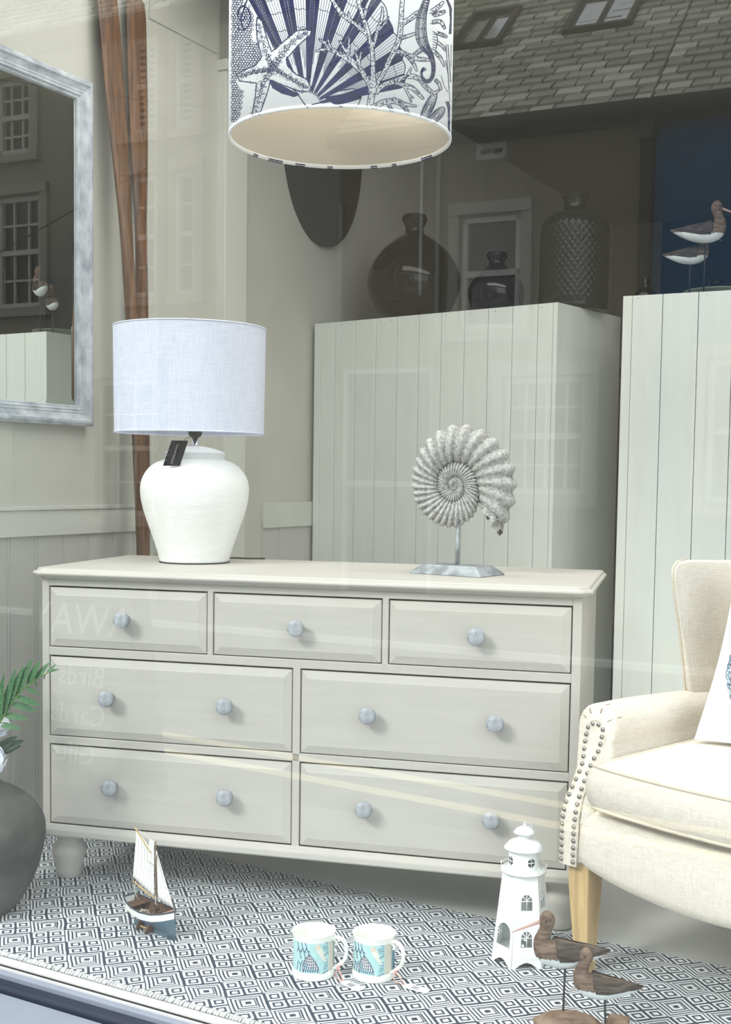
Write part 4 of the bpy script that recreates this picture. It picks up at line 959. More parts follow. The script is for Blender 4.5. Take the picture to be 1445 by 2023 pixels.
decal([(0.50, 0.30), (0.48, 0.50), (0.56, 0.66), (0.70, 0.70), (0.84, 0.60), (0.86, 0.42), (0.76, 0.28), (0.62, 0.24)], M_print2, 'shell_print', pil_o, fuzz=0.004)

# ================================================================== TOY SAILING BOAT
bt = thing('toy_sailing_boat', 'small model sailing boat with white sails on a dark wooden stand', 'model boat', (0.180, 0.315, 0.0064), -13)
LB = 0.175; X0b = -0.088
HT = [(0.0, 0.019, 0.066, 0.030), (0.12, 0.028, 0.060, 0.022), (0.3, 0.036, 0.055, 0.014), (0.5, 0.038, 0.053, 0.010), (0.7, 0.034, 0.055, 0.006), (0.85, 0.023, 0.060, 0.002), (0.95, 0.010, 0.065, 0.0), (1.0, 0.0015, 0.068, -0.001)]
def hsec(u):
    return [interp(u, [(t[0], t[i]) for t in HT]) for i in (1, 2, 3)]
stations = [i / 24 for i in range(25)]
hull_o = MB(); hull_b = MB(); inner = MB(); gun = MB()
PW, PB, PI = [], [], []
for u in stations:
    w, zt_, zk = hsec(u); x = X0b + LB * u; mid = zt_ - 0.017 if zt_ - .017 > zk + .002 else zk + 0.6 * (zt_ - zk)
    zk_ = zk + 0.004; wm = w * 0.93
    PW.append([(x, -wm, mid), (x, -w, zt_ - 0.003), (x, -w, zt_)]); PB.append([(x, 0, zk_ - 0.002 if u > .3 else zk_), (x, -w * 0.45, zk_ + (mid - zk_) * 0.3), (x, -wm * 0.995, mid)])
    PI.append([(x, -w * 0.93, zt_ - 0.0005), (x, -w * 0.75, max(zk + .008, zt_ - 0.020)), (x, 0, max(zk + 0.010, zt_ - 0.024)), (x, w * 0.75, max(zk + .008, zt_ - 0.020)), (x, w * 0.93, zt_ - 0.0005)])
mir_ = lambda P: [[(x, -y, z) for x, y, z in r] for r in P]
b = MB(); b.grid(PW); b.grid(mir_(PW)); w, zt_, zk = hsec(0); b.add([(X0b, -w, zt_), (X0b, w, zt_), (X0b, w * .93, zt_ - .017), (X0b, -w * .93, zt_ - .017)], [(0, 1, 2, 3)])
hul = b.build('hull_topside', M_hullw, bt)
b = MB(); b.grid(PB); b.grid(mir_(PB)); b.add([PB[0][0], PB[0][1], PB[0][2], (X0b, w * .925, zt_ - .017), (X0b, w * .45, PB[0][1][2])], [(0, 1, 2, 3, 4)]); b.box(X0b + 0.02, X0b + LB, -0.0015, 0.0015, -0.003, 0.012)
b.add([(X0b + LB - .03, -0.0015, -0.003), (X0b + LB + 0.001, -0.0015, -0.003), (X0b + LB + .001, -0.0015, 0.05), (X0b + LB - .03, 0.0015, -0.003), (X0b + LB + 0.001, 0.0015, -0.003), (X0b + LB + .001, 0.0015, 0.05)], [(0, 1, 2), (5, 4, 3), (0, 3, 4, 1), (1, 4, 5, 2), (2, 5, 3, 0)])
b.build('hull_bottom', M_hullb, bt)
b = MB(); b.grid(PI); b.build('hull_inside', M_bwood, bt)
gl_ = [(X0b + LB * u, -hsec(u)[0] * 0.97, hsec(u)[1] + 0.0008) for u in stations]; gr_ = [(x, -y, z) for x, y, z in gl_[::-1]]
b = MB(); b.tube(gl_ + gr_, 0.0022, 6, closed=True); b.build('gunwale', M_hullt, bt)
def thwart(u, wd_, z):
    w = hsec(u)[0] * 0.9; x = X0b + LB * u; b = MB(); b.box(x - wd_, x + wd_, -w, w, z, z + 0.0018); b.build('thwart', M_bwood, bt)
thwart(0.16, 0.016, 0.052); thwart(0.60, 0.006, 0.046); thwart(0.42, 0.004, 0.044)
b = MB(); w = hsec(.86)[0] * .9
b.add([(X0b + LB * .78, -hsec(.78)[0] * .93, 0.0572), (X0b + LB * .78, hsec(.78)[0] * .93, 0.0572), (X0b + LB * .97, 0.004, 0.0655), (X0b + LB * .97, -0.004, 0.0655)], [(0, 1, 2, 3)]); b.build('fore_deck', mat('deck_pink_wood', (190, 150, 128), 0.6, var=.1, vscale=60), bt)
mx_ = X0b + LB * 0.60
b = MB(); b.tube([(mx_, 0, 0.03), (mx_ - 0.001, 0, 0.12), (mx_ - 0.004, 0, 0.222)], [0.0030, 0.0028, 0.0016], 10); b.build('mast', M_mast, bt)
b = MB(); b.tube([(mx_ - 0.003, -0.003, 0.083), (mx_ - 0.086, -0.004, 0.106)], 0.0020, 8); b.build('boom', M_spar, bt)
b = MB(); b.tube([(mx_ - 0.018, -0.003, 0.192), (mx_ - 0.080, -0.003, 0.240)], 0.0017, 8); b.build('gaff', M_spar, bt)
def sail(c, name, seams, belly=0.006):
    # c: four corners (two may meet) as a patch
    P = []
    A, B_, C_, D_ = [Vector(p) for p in c]; nn = 10
    for i in range(nn + 1):
        u = i / nn; row = []
        for j in range(nn + 1):
            v = j / nn; p = (A * (1 - u) + B_ * u) * (1 - v) + (D_ * (1 - u) + C_ * u) * v; p.y += belly * sin(pi * u) * sin(pi * v); row.append(tuple(p))
        P.append(row)
    b = MB(); b.grid(P); o = b.build(name, M_sail, bt); md = o.modifiers.new('cloth', 'SOLIDIFY'); md.thickness = 0.0005
    sb = MB()
    for k in range(1, seams + 1):
        u = k / (seams + 1); 
        pts = []
        for j in range(nn + 1):
            v = j / nn; p = (A * (1 - u) + B_ * u) * (1 - v) + (D_ * (1 - u) + C_ * u) * v; p.y += belly * sin(pi * u) * sin(pi * v) - 0.0006; pts.append(tuple(p))
        sb.tube(pts, 0.00028, 4)
    sb.build('seam', M_seam, o, kind='stuff')
sail([(mx_ - 0.087, -0.004, 0.116), (mx_ - 0.006, -0.003, 0.087), (mx_ - 0.006, -0.003, 0.196), (mx_ - 0.074, -0.003, 0.232)], 'main_sail', 6)
sail([(mx_ - 0.028, -0.004, 0.17), (mx_ - 0.005, -0.003, 0.16), (mx_ - 0.006, -0.003, 0.222), (mx_ - 0.022, -0.004, 0.224)], 'top_sail', 1, 0.002)
sail([(mx_ + 0.006, 0.0, 0.085), (mx_ + 0.064, 0.0, 0.075), (mx_ + 0.004, 0, 0.188), (mx_ + 0.001, 0, 0.186)], 'jib_sail', 3, 0.003)
b = MB(); b.tube([(mx_ - .004, 0, .222), (mx_ - .080, -.003, .240)], 0.0005, 4); b.tube([(mx_, 0, 0.20), (mx_ + 0.036, 0, 0.13), (X0b + LB, 0, 0.070)], 0.0006, 4); b.tube([(mx_ - .075, -.004, .11), (mx_ - 0.080, -.004, .085), (mx_ - .072, -.006, .078), (mx_ - 0.070, -0.002, 0.064)], 0.0008, 4)
b.tube([(mx_ + .002, -.004, .092), (mx_ + .006, -.006, .080), (mx_ + .002, -.005, .074), (mx_ + .008, -.004, .070)], 0.0010, 5); b.tube([(mx_ + .003, -.003, .20), (mx_ + .006, -.004, .192), (mx_ + .001, -.004, .186)], 0.0012, 5)
b.build('rigging', M_string, bt)
b = MB()
rr = random.Random(5)
for k in range(26):
    x = mx_ - 0.034 + rr.uniform(-.010, .010); y = -0.014 + rr.uniform(-.010, .010); b.tube([(x, y, 0.036), (x + rr.uniform(-.008, .008), y + rr.uniform(-.006, .006), 0.048), (x + rr.uniform(-.012, .012), y + rr.uniform(-.01, .01), 0.040)], 0.0005, 4)
b.build('net', M_string, bt, label='tangled white fishing net in the hull')
for sx_ in (-0.030, 0.006):
    b = MB(); b.prism([(-0.026, -0.006), (0.026, -0.006), (0.022, 0.004), (0.012, 0.016), (0.0, 0.009), (-0.012, 0.016), (-0.022, 0.004)], sx_ - 0.003, sx_ + 0.003, axis='x'); b.v = [(x, y, z + 0.006) for x, y, z in b.v]; b.build('stand_foot', M_bwood, bt, bev=0.0008)
b = MB(); b.tube([(-0.03, -0.014, 0.008), (0.006, -0.014, 0.008)], 0.0022, 8); b.build('stand_dowel', M_spar, bt)

# ================================================================== MUGS
def mug(name, label, loc, rz, tag_dx, tag_dy, tag_rot):
    t = thing(name, label, 'mug', (loc[0], loc[1], 0.0036), rz, 'bone china seashell mugs on the rug')
    pr2 = catmull([(0.040, 0.0), (0.047, 0.001), (0.0485, 0.006), (0.0475, 0.013), (0.0455, 0.016), (0.0452, 0.020), (0.0450, 0.05), (0.0452, 0.080), (0.0470, 0.092), (0.0487, 0.098), (0.0480, 0.0995), (0.0462, 0.098), (0.0432, 0.090), (0.0425, 0.06), (0.0425, 0.012), (0.036, 0.006), (0.001, 0.0055)], 3)
    b = MB(); b.lathe(pr2, 64); body = b.build('cup', M_china, t)
    # handle towards local +x
    hp = catmull([(0.043, 0, 0.082), (0.052, 0, 0.088), (0.064, 0, 0.086), (0.074, 0, 0.074), (0.076, 0, 0.056), (0.071, 0, 0.040), (0.060, 0, 0.028), (0.050, 0, 0.020), (0.043, 0, 0.018)], 4)
    b = MB(); b.tube(hp, [0.0052] * len(hp), 10, flat=0.8); b.tube([(0.046, 0, 0.083), (0.050, 0, 0.080), (0.054, 0, 0.074), (0.051, 0, 0.070), (0.048, 0, 0.073)], [0.003, 0.003, 0.0028, 0.0024, 0.0012], 8); b.build('handle', M_china, t)
    # glazed bands; angles in degrees round the mug, handle at 0
    def patch(a0, a1, z0, z1, m, lay, nm, par=t, na=None):
        r = 0.0454 + lay; na = na or max(2, int((a1 - a0) / 5)); b = MB()
        b.grid([[(r * cos(radians(a0 + (a1 - a0) * i / na)), r * sin(radians(a0 + (a1 - a0) * i / na)), z) for z in (z0, (z0 + z1) / 2, z1)] for i in range(na + 1)]); return b.build(nm, m, par)
    pa = patch(-154, -26, 0.0185, 0.0865, M_aqua, 0.0002, 'aqua_panel', body)
    patch(-26, 0, 0.0185, 0.0865, M_greige, 0.0002, 'greige_panel', body)
    patch(0, 60, 0.0185, 0.0865, M_greyg, 0.0002, 'grey_panel', body)
    def pt(a, z, lay):
        if lay in (0.0005, 0.0007, 0.0008, 0.0009, .0008) and -94 < a < -54 and z < 0.0575 and not (a > -68 and z > 0.046) : a, z = -80 + (a + 74) * 1.22, 0.020 + (z - 0.020) * 1.12
        r = 0.0454 + lay; return (r * cos(radians(a)), r * sin(radians(a)), z)
    def blob(poly, m, lay, nm):
        cx = sum(p[0] for p in poly) / len(poly); cz = sum(p[1] for p in poly) / len(poly); q = MB(); n = len(poly)
        q.add([pt(cx, cz, lay + .0002)] + [pt((cx + a) / 2, (cz + z) / 2, lay + .00012) for a, z in poly] + [pt(a, z, lay) for a, z in poly], [(0, 1 + i, 1 + (i + 1) % n) for i in range(n)] + [(1 + i, 1 + n + i, 1 + n + (i + 1) % n, 1 + (i + 1) % n) for i in range(n)]); return q.build(nm, m, body)
    def lines(L, m, lay, nm, w=0.0006):
        q = MB()
        for l in L:
            pts = [pt(a, z, lay) for a, z in l]; q.tube(pts, w, 4, flat=1.0)
        return q.build(nm, m, body)
    # long pale shell, leaning
    blob([(-66, 0.082), (-58, 0.084), (-50, 0.074), (-42, 0.060), (-34, 0.044), (-33, 0.040), (-42, 0.044), (-54, 0.056), (-62, 0.066), (-67, 0.076)], M_shellc, 0.0005, 'long_shell_print')
    lines([[(-65, 0.0795), (-56, 0.0815)], [(-66, 0.076), (-53, 0.078)], [(-65, 0.072), (-51, 0.0745)]], mat('shell_gold_line', (214, 190, 140), 0.5), 0.0008, 'shell_bands')
    # chequered cone shell
    cone = [(-92, 0.020), (-93, 0.030), (-91, 0.040), (-86, 0.047), (-80, 0.054), (-77, 0.057), (-73, 0.053), (-66, 0.044), (-60, 0.036), (-56, 0.026), (-55, 0.020)]
    blob(cone, M_shellc, 0.0005, 'cone_shell_print')
    Ls = [cone[:] + [cone[0]]]
    for z in (0.026, 0.032, 0.038, 0.044, 0.049): Ls.append([(interp(z, [(0.020, -92), (0.03, -93), (0.04, -91), (0.047, -86), (0.057, -77)]), z), (-75, z - 0.0015), (interp(z, [(0.020, -55), (0.026, -56), (0.036, -60), (0.044, -66), (0.057, -77)]), z)])
    lines(Ls, M_mugink, 0.0009, 'cone_shell_lines')
    q = MB()
    for r_ in range(6):
        for c_ in range(7):
            z = 0.021 + r_ * 0.006; lo = interp(z, [(0.020, -92), (0.03, -93), (0.04, -91), (0.047, -86), (0.057, -77)]); hi = interp(z, [(0.020, -55), (0.026, -56), (0.036, -60), (0.044, -66), (0.057, -77)])
            a = lo + (hi - lo) * (c_ + 0.5 * (r_ % 2)) / 7; 
            if a < hi - 2: q.add([pt(a, z, .0008), pt(a + (hi - lo) / 16, z, .0008), pt(a + (hi - lo) / 15, z + .0045, .0008), pt(a + .6, z + .0045, .0008)], [(0, 1, 2, 3)])
    q.build('cone_shell_checks', M_mugink, body)
    L1 = []
    for (a, z, s) in ((-118, 0.085, 1), (-104, 0.086, 1), (-92, 0.086, .9)):
        L1.append([(a - 4, z), (a, z - .012 * s), (a + 6, z - .026 * s), (a + 9, z - .036 * s)]); L1.append([(a, z - .012 * s), (a - 5, z - .022 * s)]); L1.append([(a + 3, z - .019 * s), (a + 10, z - .022 * s)])
    L1 += [[(-112, 0.02), (-110, 0.034), (-104, 0.046)], [(-110, 0.034), (-118, 0.042)], [(-124, 0.022), (-120, 0.04)]]
    lines(L1, M_mugink, 0.0004, 'coral_sprig_print', 0.0009)
    L2 = []
    rr = random.Random(2)
    for (a, z) in ((-30, 0.085), (-28, 0.07), (-30, 0.03), (-29, 0.045), (-42, 0.02)):
        for k in range(5): L2.append([(a, z - .003 * k), (a - rr.uniform(8, 16), z - .003 * k - rr.uniform(-.004, .01))])
    for k in range(14): L2.append([(10 + 3.4 * k, 0.02 + .001 * rr.uniform(0, 6)), (8 + 3.2 * k + rr.uniform(-4, 4), 0.084)])
    lines(L2, M_mugteal, 0.0004, 'weed_print', 0.0006)
    # ribbon and swing tag lying on the rug
    b = MB(); b.tube([(0.060 + 0.0065 * cos(2 * pi * k / 14), 0.0065 * sin(2 * pi * k / 14), 0.026 + 0.004 * cos(2 * pi * k / 14)) for k in range(14)], 0.0018, 6, closed=True, flat=0.5)
    ex, ey = tag_dx, tag_dy
    b.tube(catmull([(0.058, -0.006, 0.024), (0.058 + (ex - 0.058) * .4, -0.006 + (ey + .006) * .4, 0.018), (ex, ey, 0.004)], 5), 0.0016, 6, flat=0.4); b.tube(catmull([(0.058, -0.006, 0.022), (0.052 + (ex - 0.058) * .35, -0.012 + (ey + .006) * .5, 0.010), (ex - .002, ey, 0.0035)], 5), 0.0009, 5); b.build('ribbon', M_ribbon, t)
    c_, s_2 = cos(radians(tag_rot)), sin(radians(tag_rot))
    def tp(u, v, z): return (ex + u * c_ - v * s_2, ey + u * s_2 + v * c_, z + 0.0035 - u * 0.045)
    b = MB(); po = [(-0.004, -0.003), (0.005, -0.0125), (0.052, -0.0125), (0.055, -0.009), (0.055, 0.009), (0.052, 0.0125), (0.005, 0.0125), (-0.004, 0.003)]
    n = len(po); b.add([tp(u, v, 0) for u, v in po] + [tp(u, v, 0.0006) for u, v in po], [tuple(range(n)), tuple(range(2 * n - 1, n - 1, -1))] + [(i, (i + 1) % n, (i + 1) % n + n, i + n) for i in range(n)])
    tg_ = b.build('swing_tag', M_card, t)
    b = MB()
    for k, w_ in enumerate((1, .5, .5, 1, .7, .4, 1, .5)):
        u = 0.016 + k * 0.0021; b.add([tp(u, -0.008, .0009), tp(u + 0.0013 * w_, -0.008, .0009), tp(u + .0013 * w_, 0.008, .0009), tp(u, 0.008, .0009)], [(0, 1, 2, 3)])
    b.build('barcode', M_barc, tg_)
mug('seashell_mug', 'left white china mug with aqua seashell print and pink ribboned tag', (0.644, 0.304), 14, 0.078, -0.030, -28)
mug('seashell_mug', 'right white china mug with aqua seashell print, nearer the lighthouse', (0.764, 0.364), -4, 0.090, -0.012, 6)

# ================================================================== LIGHTHOUSE LANTERN
lh = thing('lighthouse_lantern', 'white metal lighthouse candle lantern standing on the rug', 'lantern', (1.012, 0.622, 0.0036), 0)
HR0, HR1, HZ0, HZ1 = 0.0675, 0.047, 0.022, 0.208
rot0 = radians(-62 + 30 + 4)        # corner directions
def hexpt(k, z, inset=0.0):
    R = HR0 + (HR1 - HR0) * (z - HZ0) / (HZ1 - HZ0) - inset; a = rot0 + k * pi / 3; return Vector((R * cos(a), R * sin(a), z))
def face_pt(k, u, z, out=0.0):
    A = hexpt(k, z); B_ = hexpt(k + 1, z); p = A + (B_ - A) * u; nrm = Vector(((A + B_).x, (A + B_).y, 0)).normalized(); return tuple(p + nrm * out)
# tower faces with real cut-outs, built as strips round the openings
def arch(cu, z0, wu, h, n=8):
    # outline of an arched opening in (u, z); wu half width in u
    pts = [(cu - wu, z0), (cu + wu, z0), (cu + wu, z0 + h * 0.58)]
    for k in range(1, n): a = pi * k / n; pts.append((cu + wu * cos(a), z0 + h * 0.58 + h * 0.42 * sin(a)))
    pts.append((cu - wu, z0 + h * 0.58)); return pts
import bmesh
def holed_face(k, holes, parent, name):
    # wall of one face: triangulated polygon with holes, extruded to 0.8 mm
    bm = bmesh.new(); edges = []
    def loop(pts):
        vs = [bm.verts.new((u, z, 0)) for u, z in pts]; return [bm.edges.new((vs[i], vs[(i + 1) % len(vs)])) for i in range(len(vs))]
    scall = [(0.0, -0.014), (0.12, -0.014)] + [(0.12 + 0.76 * j / 10, -0.014 + 0.014 * sin(pi * j / 10)) for j in range(1, 10)] + [(0.88, -0.014), (1.0, -0.014)]
    outer = [(u, HZ0 - 0.008 + z) for u, z in scall] + [(1.0, HZ1), (0.0, HZ1)]
    edges += loop(outer)
    for h in holes: edges += loop(h)
    r = bmesh.ops.triangle_fill(bm, use_beauty=True, use_dissolve=False, edges=edges)
    bmesh.ops.triangulate(bm, faces=bm.faces[:])
    mb = MB(); bm.verts.index_update(); vs = [v.co.copy() for v in bm.verts]; fs = [[v.index for v in f.verts] for f in bm.faces]; bm.free()
    def inhole(f):
        cx = sum(vs[i].x for i in f) / 3; cz = sum(vs[i].y for i in f) / 3
        for h in holes:
            c = False; j = len(h) - 1
            for i in range(len(h)):
                if (h[i][1] > cz) != (h[j][1] > cz) and cx < (h[j][0] - h[i][0]) * (cz - h[i][1]) / (h[j][1] - h[i][1]) + h[i][0]: c = not c
                j = i
            if c: return True
        return False
    fs = [f for f in fs if not inhole(f)]
    mb.add([face_pt(k, v.x, v.y) for v in vs], fs)
    o = mb.build(name, M_enamel, parent); md = o.modifiers.new('sheet', 'SOLIDIFY'); md.thickness = 0.0008; md.offset = 0
    return o
def glazing(k, cu, z0, wu, h, parent):
    g = MB()
    def ln(a, c, w=0.0010):
        p, q = Vector(face_pt(k, *a, 0.0003)), Vector(face_pt(k, *c, 0.0003)); g.tube([p, q], w, 6)
    zt = z0 + h * 0.58
    ln((cu, z0), (cu, z0 + h)); ln((cu - wu, zt), (cu + wu, zt), 0.0012)
    for a in (45, 135): ln((cu, zt), (cu + wu * cos(radians(a)), zt + h * 0.42 * sin(radians(a))))
    g.build('glazing_bars', M_enamel, parent)
# face 0..5 ; find which face looks at the window-left / front
faces = []
for k in range(6):
    a = rot0 + (k + .5) * pi / 3; faces.append((k, math.degrees(a) % 360))
front = min(faces, key=lambda f: abs(((f[1] - 293 + 180) % 360) - 180))[0]; leftf = (front - 1) % 6; rightf = (front + 1) % 6
for k in range(6):
    if k == leftf: holed_face(k, [arch(0.5, HZ0 + 0.020, 0.36, 0.052, 12)], lh, 'tower_wall')
    else:
        w1 = (0.5, HZ0 + 0.026, 0.20, 0.036); w2 = (0.5, HZ0 + 0.108, 0.235, 0.036)
        o = holed_face(k, [arch(*w1), arch(*w2)], lh, 'tower_wall'); glazing(k, *w1, o); glazing(k, *w2, o)
b = MB()
for k in range(6): b.tube([tuple(hexpt(k, HZ0 - 0.02)), tuple(hexpt(k, HZ1))], 0.0011, 6)
b.tube([tuple(hexpt(k, HZ0)) for k in range(6)], 0.0012, 6, closed=True); b.build('corner_ribs', M_enamel, lh)
b = MB(); b.add([tuple(hexpt(k, HZ0 + 0.002, 0.001)) for k in range(6)], [tuple(range(6))]); b.build('floor_plate', M_enamel, lh)
b = MB(); b.lathe([(0.020, HZ0 + .004), (0.020, HZ0 + .022), (0.018, HZ0 + .022), (0.018, HZ0 + .006)], 24, cap=False); b.build('candle_cup', M_chrome, lh)
b = MB(); b.lathe([(0.045, 0.206), (0.0525, 0.208), (0.0525, 0.2125), (0.035, 0.213)], 40); b.build('gallery_floor', M_enamel, lh)
b = MB()
for z in (0.2215,): b.tube([(0.0515 * cos(2 * pi * k / 40), 0.0515 * sin(2 * pi * k / 40), z) for k in range(40)], 0.0009, 6, closed=True)
for k in range(8): a = 2 * pi * k / 8 + .3; b.tube([(0.0515 * cos(a), 0.0515 * sin(a), 0.212), (0.0515 * cos(a), 0.0515 * sin(a), 0.2275)], 0.0010, 6)
b.build('gallery_rail', M_enamel, lh)
# lantern room with round windows
def cylwall(r, z0, z1, holes, parent):
    b = MB(); na, nz = 144, 22
    def inh(a, z):
        for (ha, hz, hr) in holes:
            d = ((a - ha + pi) % (2 * pi)) - pi
            if (d * r) ** 2 + (z - hz) ** 2 < hr * hr and abs(d * r) > 0.0007 and abs(z - hz) > 0.0007: return True
        return False
    for i in range(na):
        for j in range(nz):
            a0 = 2 * pi * i / na; a1 = 2 * pi * (i + 1) / na; q0 = z0 + (z1 - z0) * j / nz; q1 = z0 + (z1 - z0) * (j + 1) / nz
            if not inh((a0 + a1) / 2, (q0 + q1) / 2): b.add([(r * cos(a0), r * sin(a0), q0), (r * cos(a1), r * sin(a1), q0), (r * cos(a1), r * sin(a1), q1), (r * cos(a0), r * sin(a0), q1)], [(0, 1, 2, 3)])
    return b.build('lantern_room', M_enamel, parent)
cylwall(0.0345, 0.213, 0.262, [(radians(a), 0.234, 0.0095) for a in (322, 232, 142, 52)], lh)
b = MB(); b.lathe([(0.0335, 0.213), (0.0335, 0.25)], 24, cap=False); b.build('dark_inside_sleeve', mat('lantern_dark_inside', (70, 72, 74), .7), lh)  # dark sleeve painted as the shade inside the lantern room
b = MB(); b.lathe([(0.034, 0.2605), (0.0455, 0.2600), (0.0460, 0.2612), (0.034, 0.2745), (0.020, 0.281), (0.0145, 0.2835), (0.0145, 0.296), (0.0145, 0.298)], 44); b.build('roof', M_enamel, lh)
b = MB(); b.lathe([(0.014, 0.2955), (0.0245, 0.2955), (0.0250, 0.2965), (0.018, 0.305), (0.008, 0.310), (0.0035, 0.311), (0.003, 0.317), (0.0005, 0.318)], 36); b.build('roof_cap', M_enamel, lh)
b = MB(); hc_ = Vector((0.010, 0, 0.312)); b.tube([(0.0075 + 0.012 * cos(2 * pi * k / 20), 0.002 * cos(2 * pi * k / 20), 0.3135 - 0.005 * cos(2 * pi * k / 20) + 0.0065 * sin(2 * pi * k / 20) * .4 + 0.0025) for k in range(20)], 0.0011, 6, closed=True); b.build('hanging_ring', M_chrome, lh)

# ================================================================== CARVED SHORE BIRDS
def bird_parts(parent, S, loc, rz, tilt=0.0):
    # local: x forward (beak), z up, origin where the rod enters the belly
    sec = catmull([(-0.087, 0.030, 0.0015, 0.002), (-0.070, 0.0270, 0.008, 0.008), (-0.045, 0.0250, 0.0165, 0.015), (-0.018, 0.0235, 0.0230, 0.020), (0.010, 0.0260, 0.0270, 0.022), (0.033, 0.034, 0.0250, 0.021), (0.042, 0.050, 0.0175, 0.016), (0.0395, 0.065, 0.0130, 0.0125), (0.036, 0.076, 0.0120, 0.0115), (0.0335, 0.089, 0.0150, 0.0130), (0.034, 0.099, 0.0130, 0.0112), (0.0345, 0.107, 0.0070, 0.006), (0.0345, 0.1095, 0.0015, 0.0015)], 9)
    P = []
    for i, (x, z, rh, rw) in enumerate(sec):
        a = sec[max(0, i - 1)]; c = sec[min(len(sec) - 1, i + 1)]; tx, tz = c[0] - a[0], c[1] - a[1]; l = math.hypot(tx, tz); nx, nz_ = -tz / l, tx / l
        P.append([((x + nx * rh * cos(2 * pi * k / 48)) * S, rw * sin(2 * pi * k / 48) * S, (z + nz_ * rh * cos(2 * pi * k / 48)) * S) for k in range(48)])
    b = MB(); b.grid(P, closed_v=True, cap0=True, cap1=True)
    # white belly below a slanting line, brown above
    def white(c): return c[2] / S < (0.0225 if c[0] / S > 0.0 else 0.0225 + (-c[0] / S) * 0.02)
    b.m = [1 if white([sum(b.v[i][d] for i in f) / len(f) for d in range(3)]) else 0 for f in b.f]
    body = b.build('bird_figure', [M_birdbrown, M_birdwhite], parent, loc=loc, rot=(0, tilt, radians(rz)), label='carved bird with brown back and whitewashed belly')
    for sy in (1, -1):
        W_ = [(-0.088, 0.0315), (-0.060, 0.0375), (-0.030, 0.0450), (0.000, 0.0515), (0.018, 0.058), (0.0205, 0.046), (0.020, 0.030), (0.014, 0.0175), (-0.012, 0.0165), (-0.045, 0.0220)]
        # wing plate following the body side
        q = MB(); cx, cz = -0.02, 0.030; P = []
        for s, o in ((1.0, -0.003), (0.98, 0.0012), (0.86, 0.0030), (0.5, 0.0040), (0.1, 0.0042)):
            row = []
            for x, z in [( (W_[i][0] * (1 - f) + W_[(i + 1) % 10][0] * f), (W_[i][1] * (1 - f) + W_[(i + 1) % 10][1] * f)) for i in range(10) for f in (0, 0.5)]:
                xx = cx + (x - cx) * s; zz = cz + (z - cz) * s
                zc = interp(xx, [(-0.09, 0.030), (-0.045, 0.0250), (-0.018, 0.0235), (0.01, 0.0260), (0.03, 0.034)]); rh = interp(xx, [(-0.09, 0.002), (-0.07, 0.008), (-0.045, 0.0165), (-0.018, 0.0230), (0.01, 0.0270), (0.03, 0.027)])
                rw = interp(xx, [(-0.09, 0.001), (-0.07, 0.008), (-0.045, 0.015), (-0.018, 0.020), (0.01, 0.022), (0.03, 0.021)])
                d = max(-0.98, min(0.98, (zz - zc) / max(rh, .004) * 0.85)); y = rw * sqrt(1 - d * d) + o
                row.append((xx * S, sy * y * S, zz * S))
            P.append(row)
        q.grid(P, closed_v=True, cap1=True, smooth=True); q.build('wing', M_wing, body)
        e = MB(); e.lathe([(0.0001, -0.0022 * S), (0.0016 * S, -0.0014 * S), (0.0020 * S, 0), (0.0016 * S, 0.0014 * S), (0.0001, 0.0022 * S)], 10); e.build('eye', M_eye, body, loc=(0.0375 * S, sy * 0.0122 * S, 0.0930 * S))
    k = MB(); k.tube([(0.042 * S, 0, 0.090 * S), (0.060 * S, 0, 0.0845 * S), (0.078 * S, 0, 0.078 * S), (0.101 * S, 0, 0.0695 * S)], [0.0040 * S, 0.0032 * S, 0.0025 * S, 0.0008 * S], 8); k.build('beak', M_beak, body)
    return body
bs = thing('bird_ornament', 'two carved brown and white shore birds on rods over driftwood, on the rug', 'bird ornament', (1.225, 0.318, 0.0036), 29)
b = MB(); P = []
rr = random.Random(8)
for i in range(17):
    f = i / 16; x = -0.062 + 0.19 * f; hgt = 0.040 * (sin(pi * min(1, f * 1.25 + .08)) ** 0.5 if f < .8 else 0.9) * (1 - 0.5 * max(0, f - .55)) + 0.004
    w = 0.034 * (sin(pi * (0.1 + 0.85 * f)) ** 0.6); row = []
    for k in range(20):
        a = 2 * pi * k / 20; r1 = 1 + 0.10 * sin(3 * a + f * 4) + 0.05 * rr.uniform(-1, 1); zz = hgt / 2 + hgt / 2 * sin(a) * r1
        row.append((x + 0.004 * rr.uniform(-1, 1), w * cos(a) * r1, max(0.0, zz)))
    P.append(row)
b.grid(P, closed_v=True, cap0=True, cap1=True); b.build('driftwood_base', M_driftwood, bs)
b = MB(); b.tube([(-0.004, 0, 0.03), (-0.002, 0, 0.138)], 0.0022, 8); b.build('rod', M_rod, bs)
b = MB(); b.tube([(0.078, -0.022, 0.01), (0.074, -0.022, 0.084)], 0.0022, 8); b.build('rod', M_rod, bs)
bird_parts(bs, 1.06, (-0.003, 0, 0.133), 183, 0.02)
bird_parts(bs, 0.94, (0.067, -0.022, 0.079), 176, 0.0)
bs2 = thing('bird_ornament', 'two carved shore birds on rods on top of the right cabinet, facing right', 'bird ornament', (0.88, 2.66, 1.78), 29)
b = MB(); P = []
for i in range(13):
    f = i / 12; x = -0.09 + 0.18 * f; w = 0.04 * sin(pi * (0.08 + 0.84 * f)) ** .6; P.append([(x, w * cos(2 * pi * k / 16), 0.004 + max(0, 0.012 + 0.014 * sin(2 * pi * k / 16)) * (sin(pi * (0.08 + .84 * f)) ** .5)) for k in range(16)])
b.grid(P, closed_v=True, cap0=True, cap1=True); b.build('driftwood_base', M_driftwood, bs2)
b = MB(); b.tube([(0.0, 0, 0.02), (0.002, 0, 0.215)], 0.0030, 8); b.build('rod', M_rod, bs2)
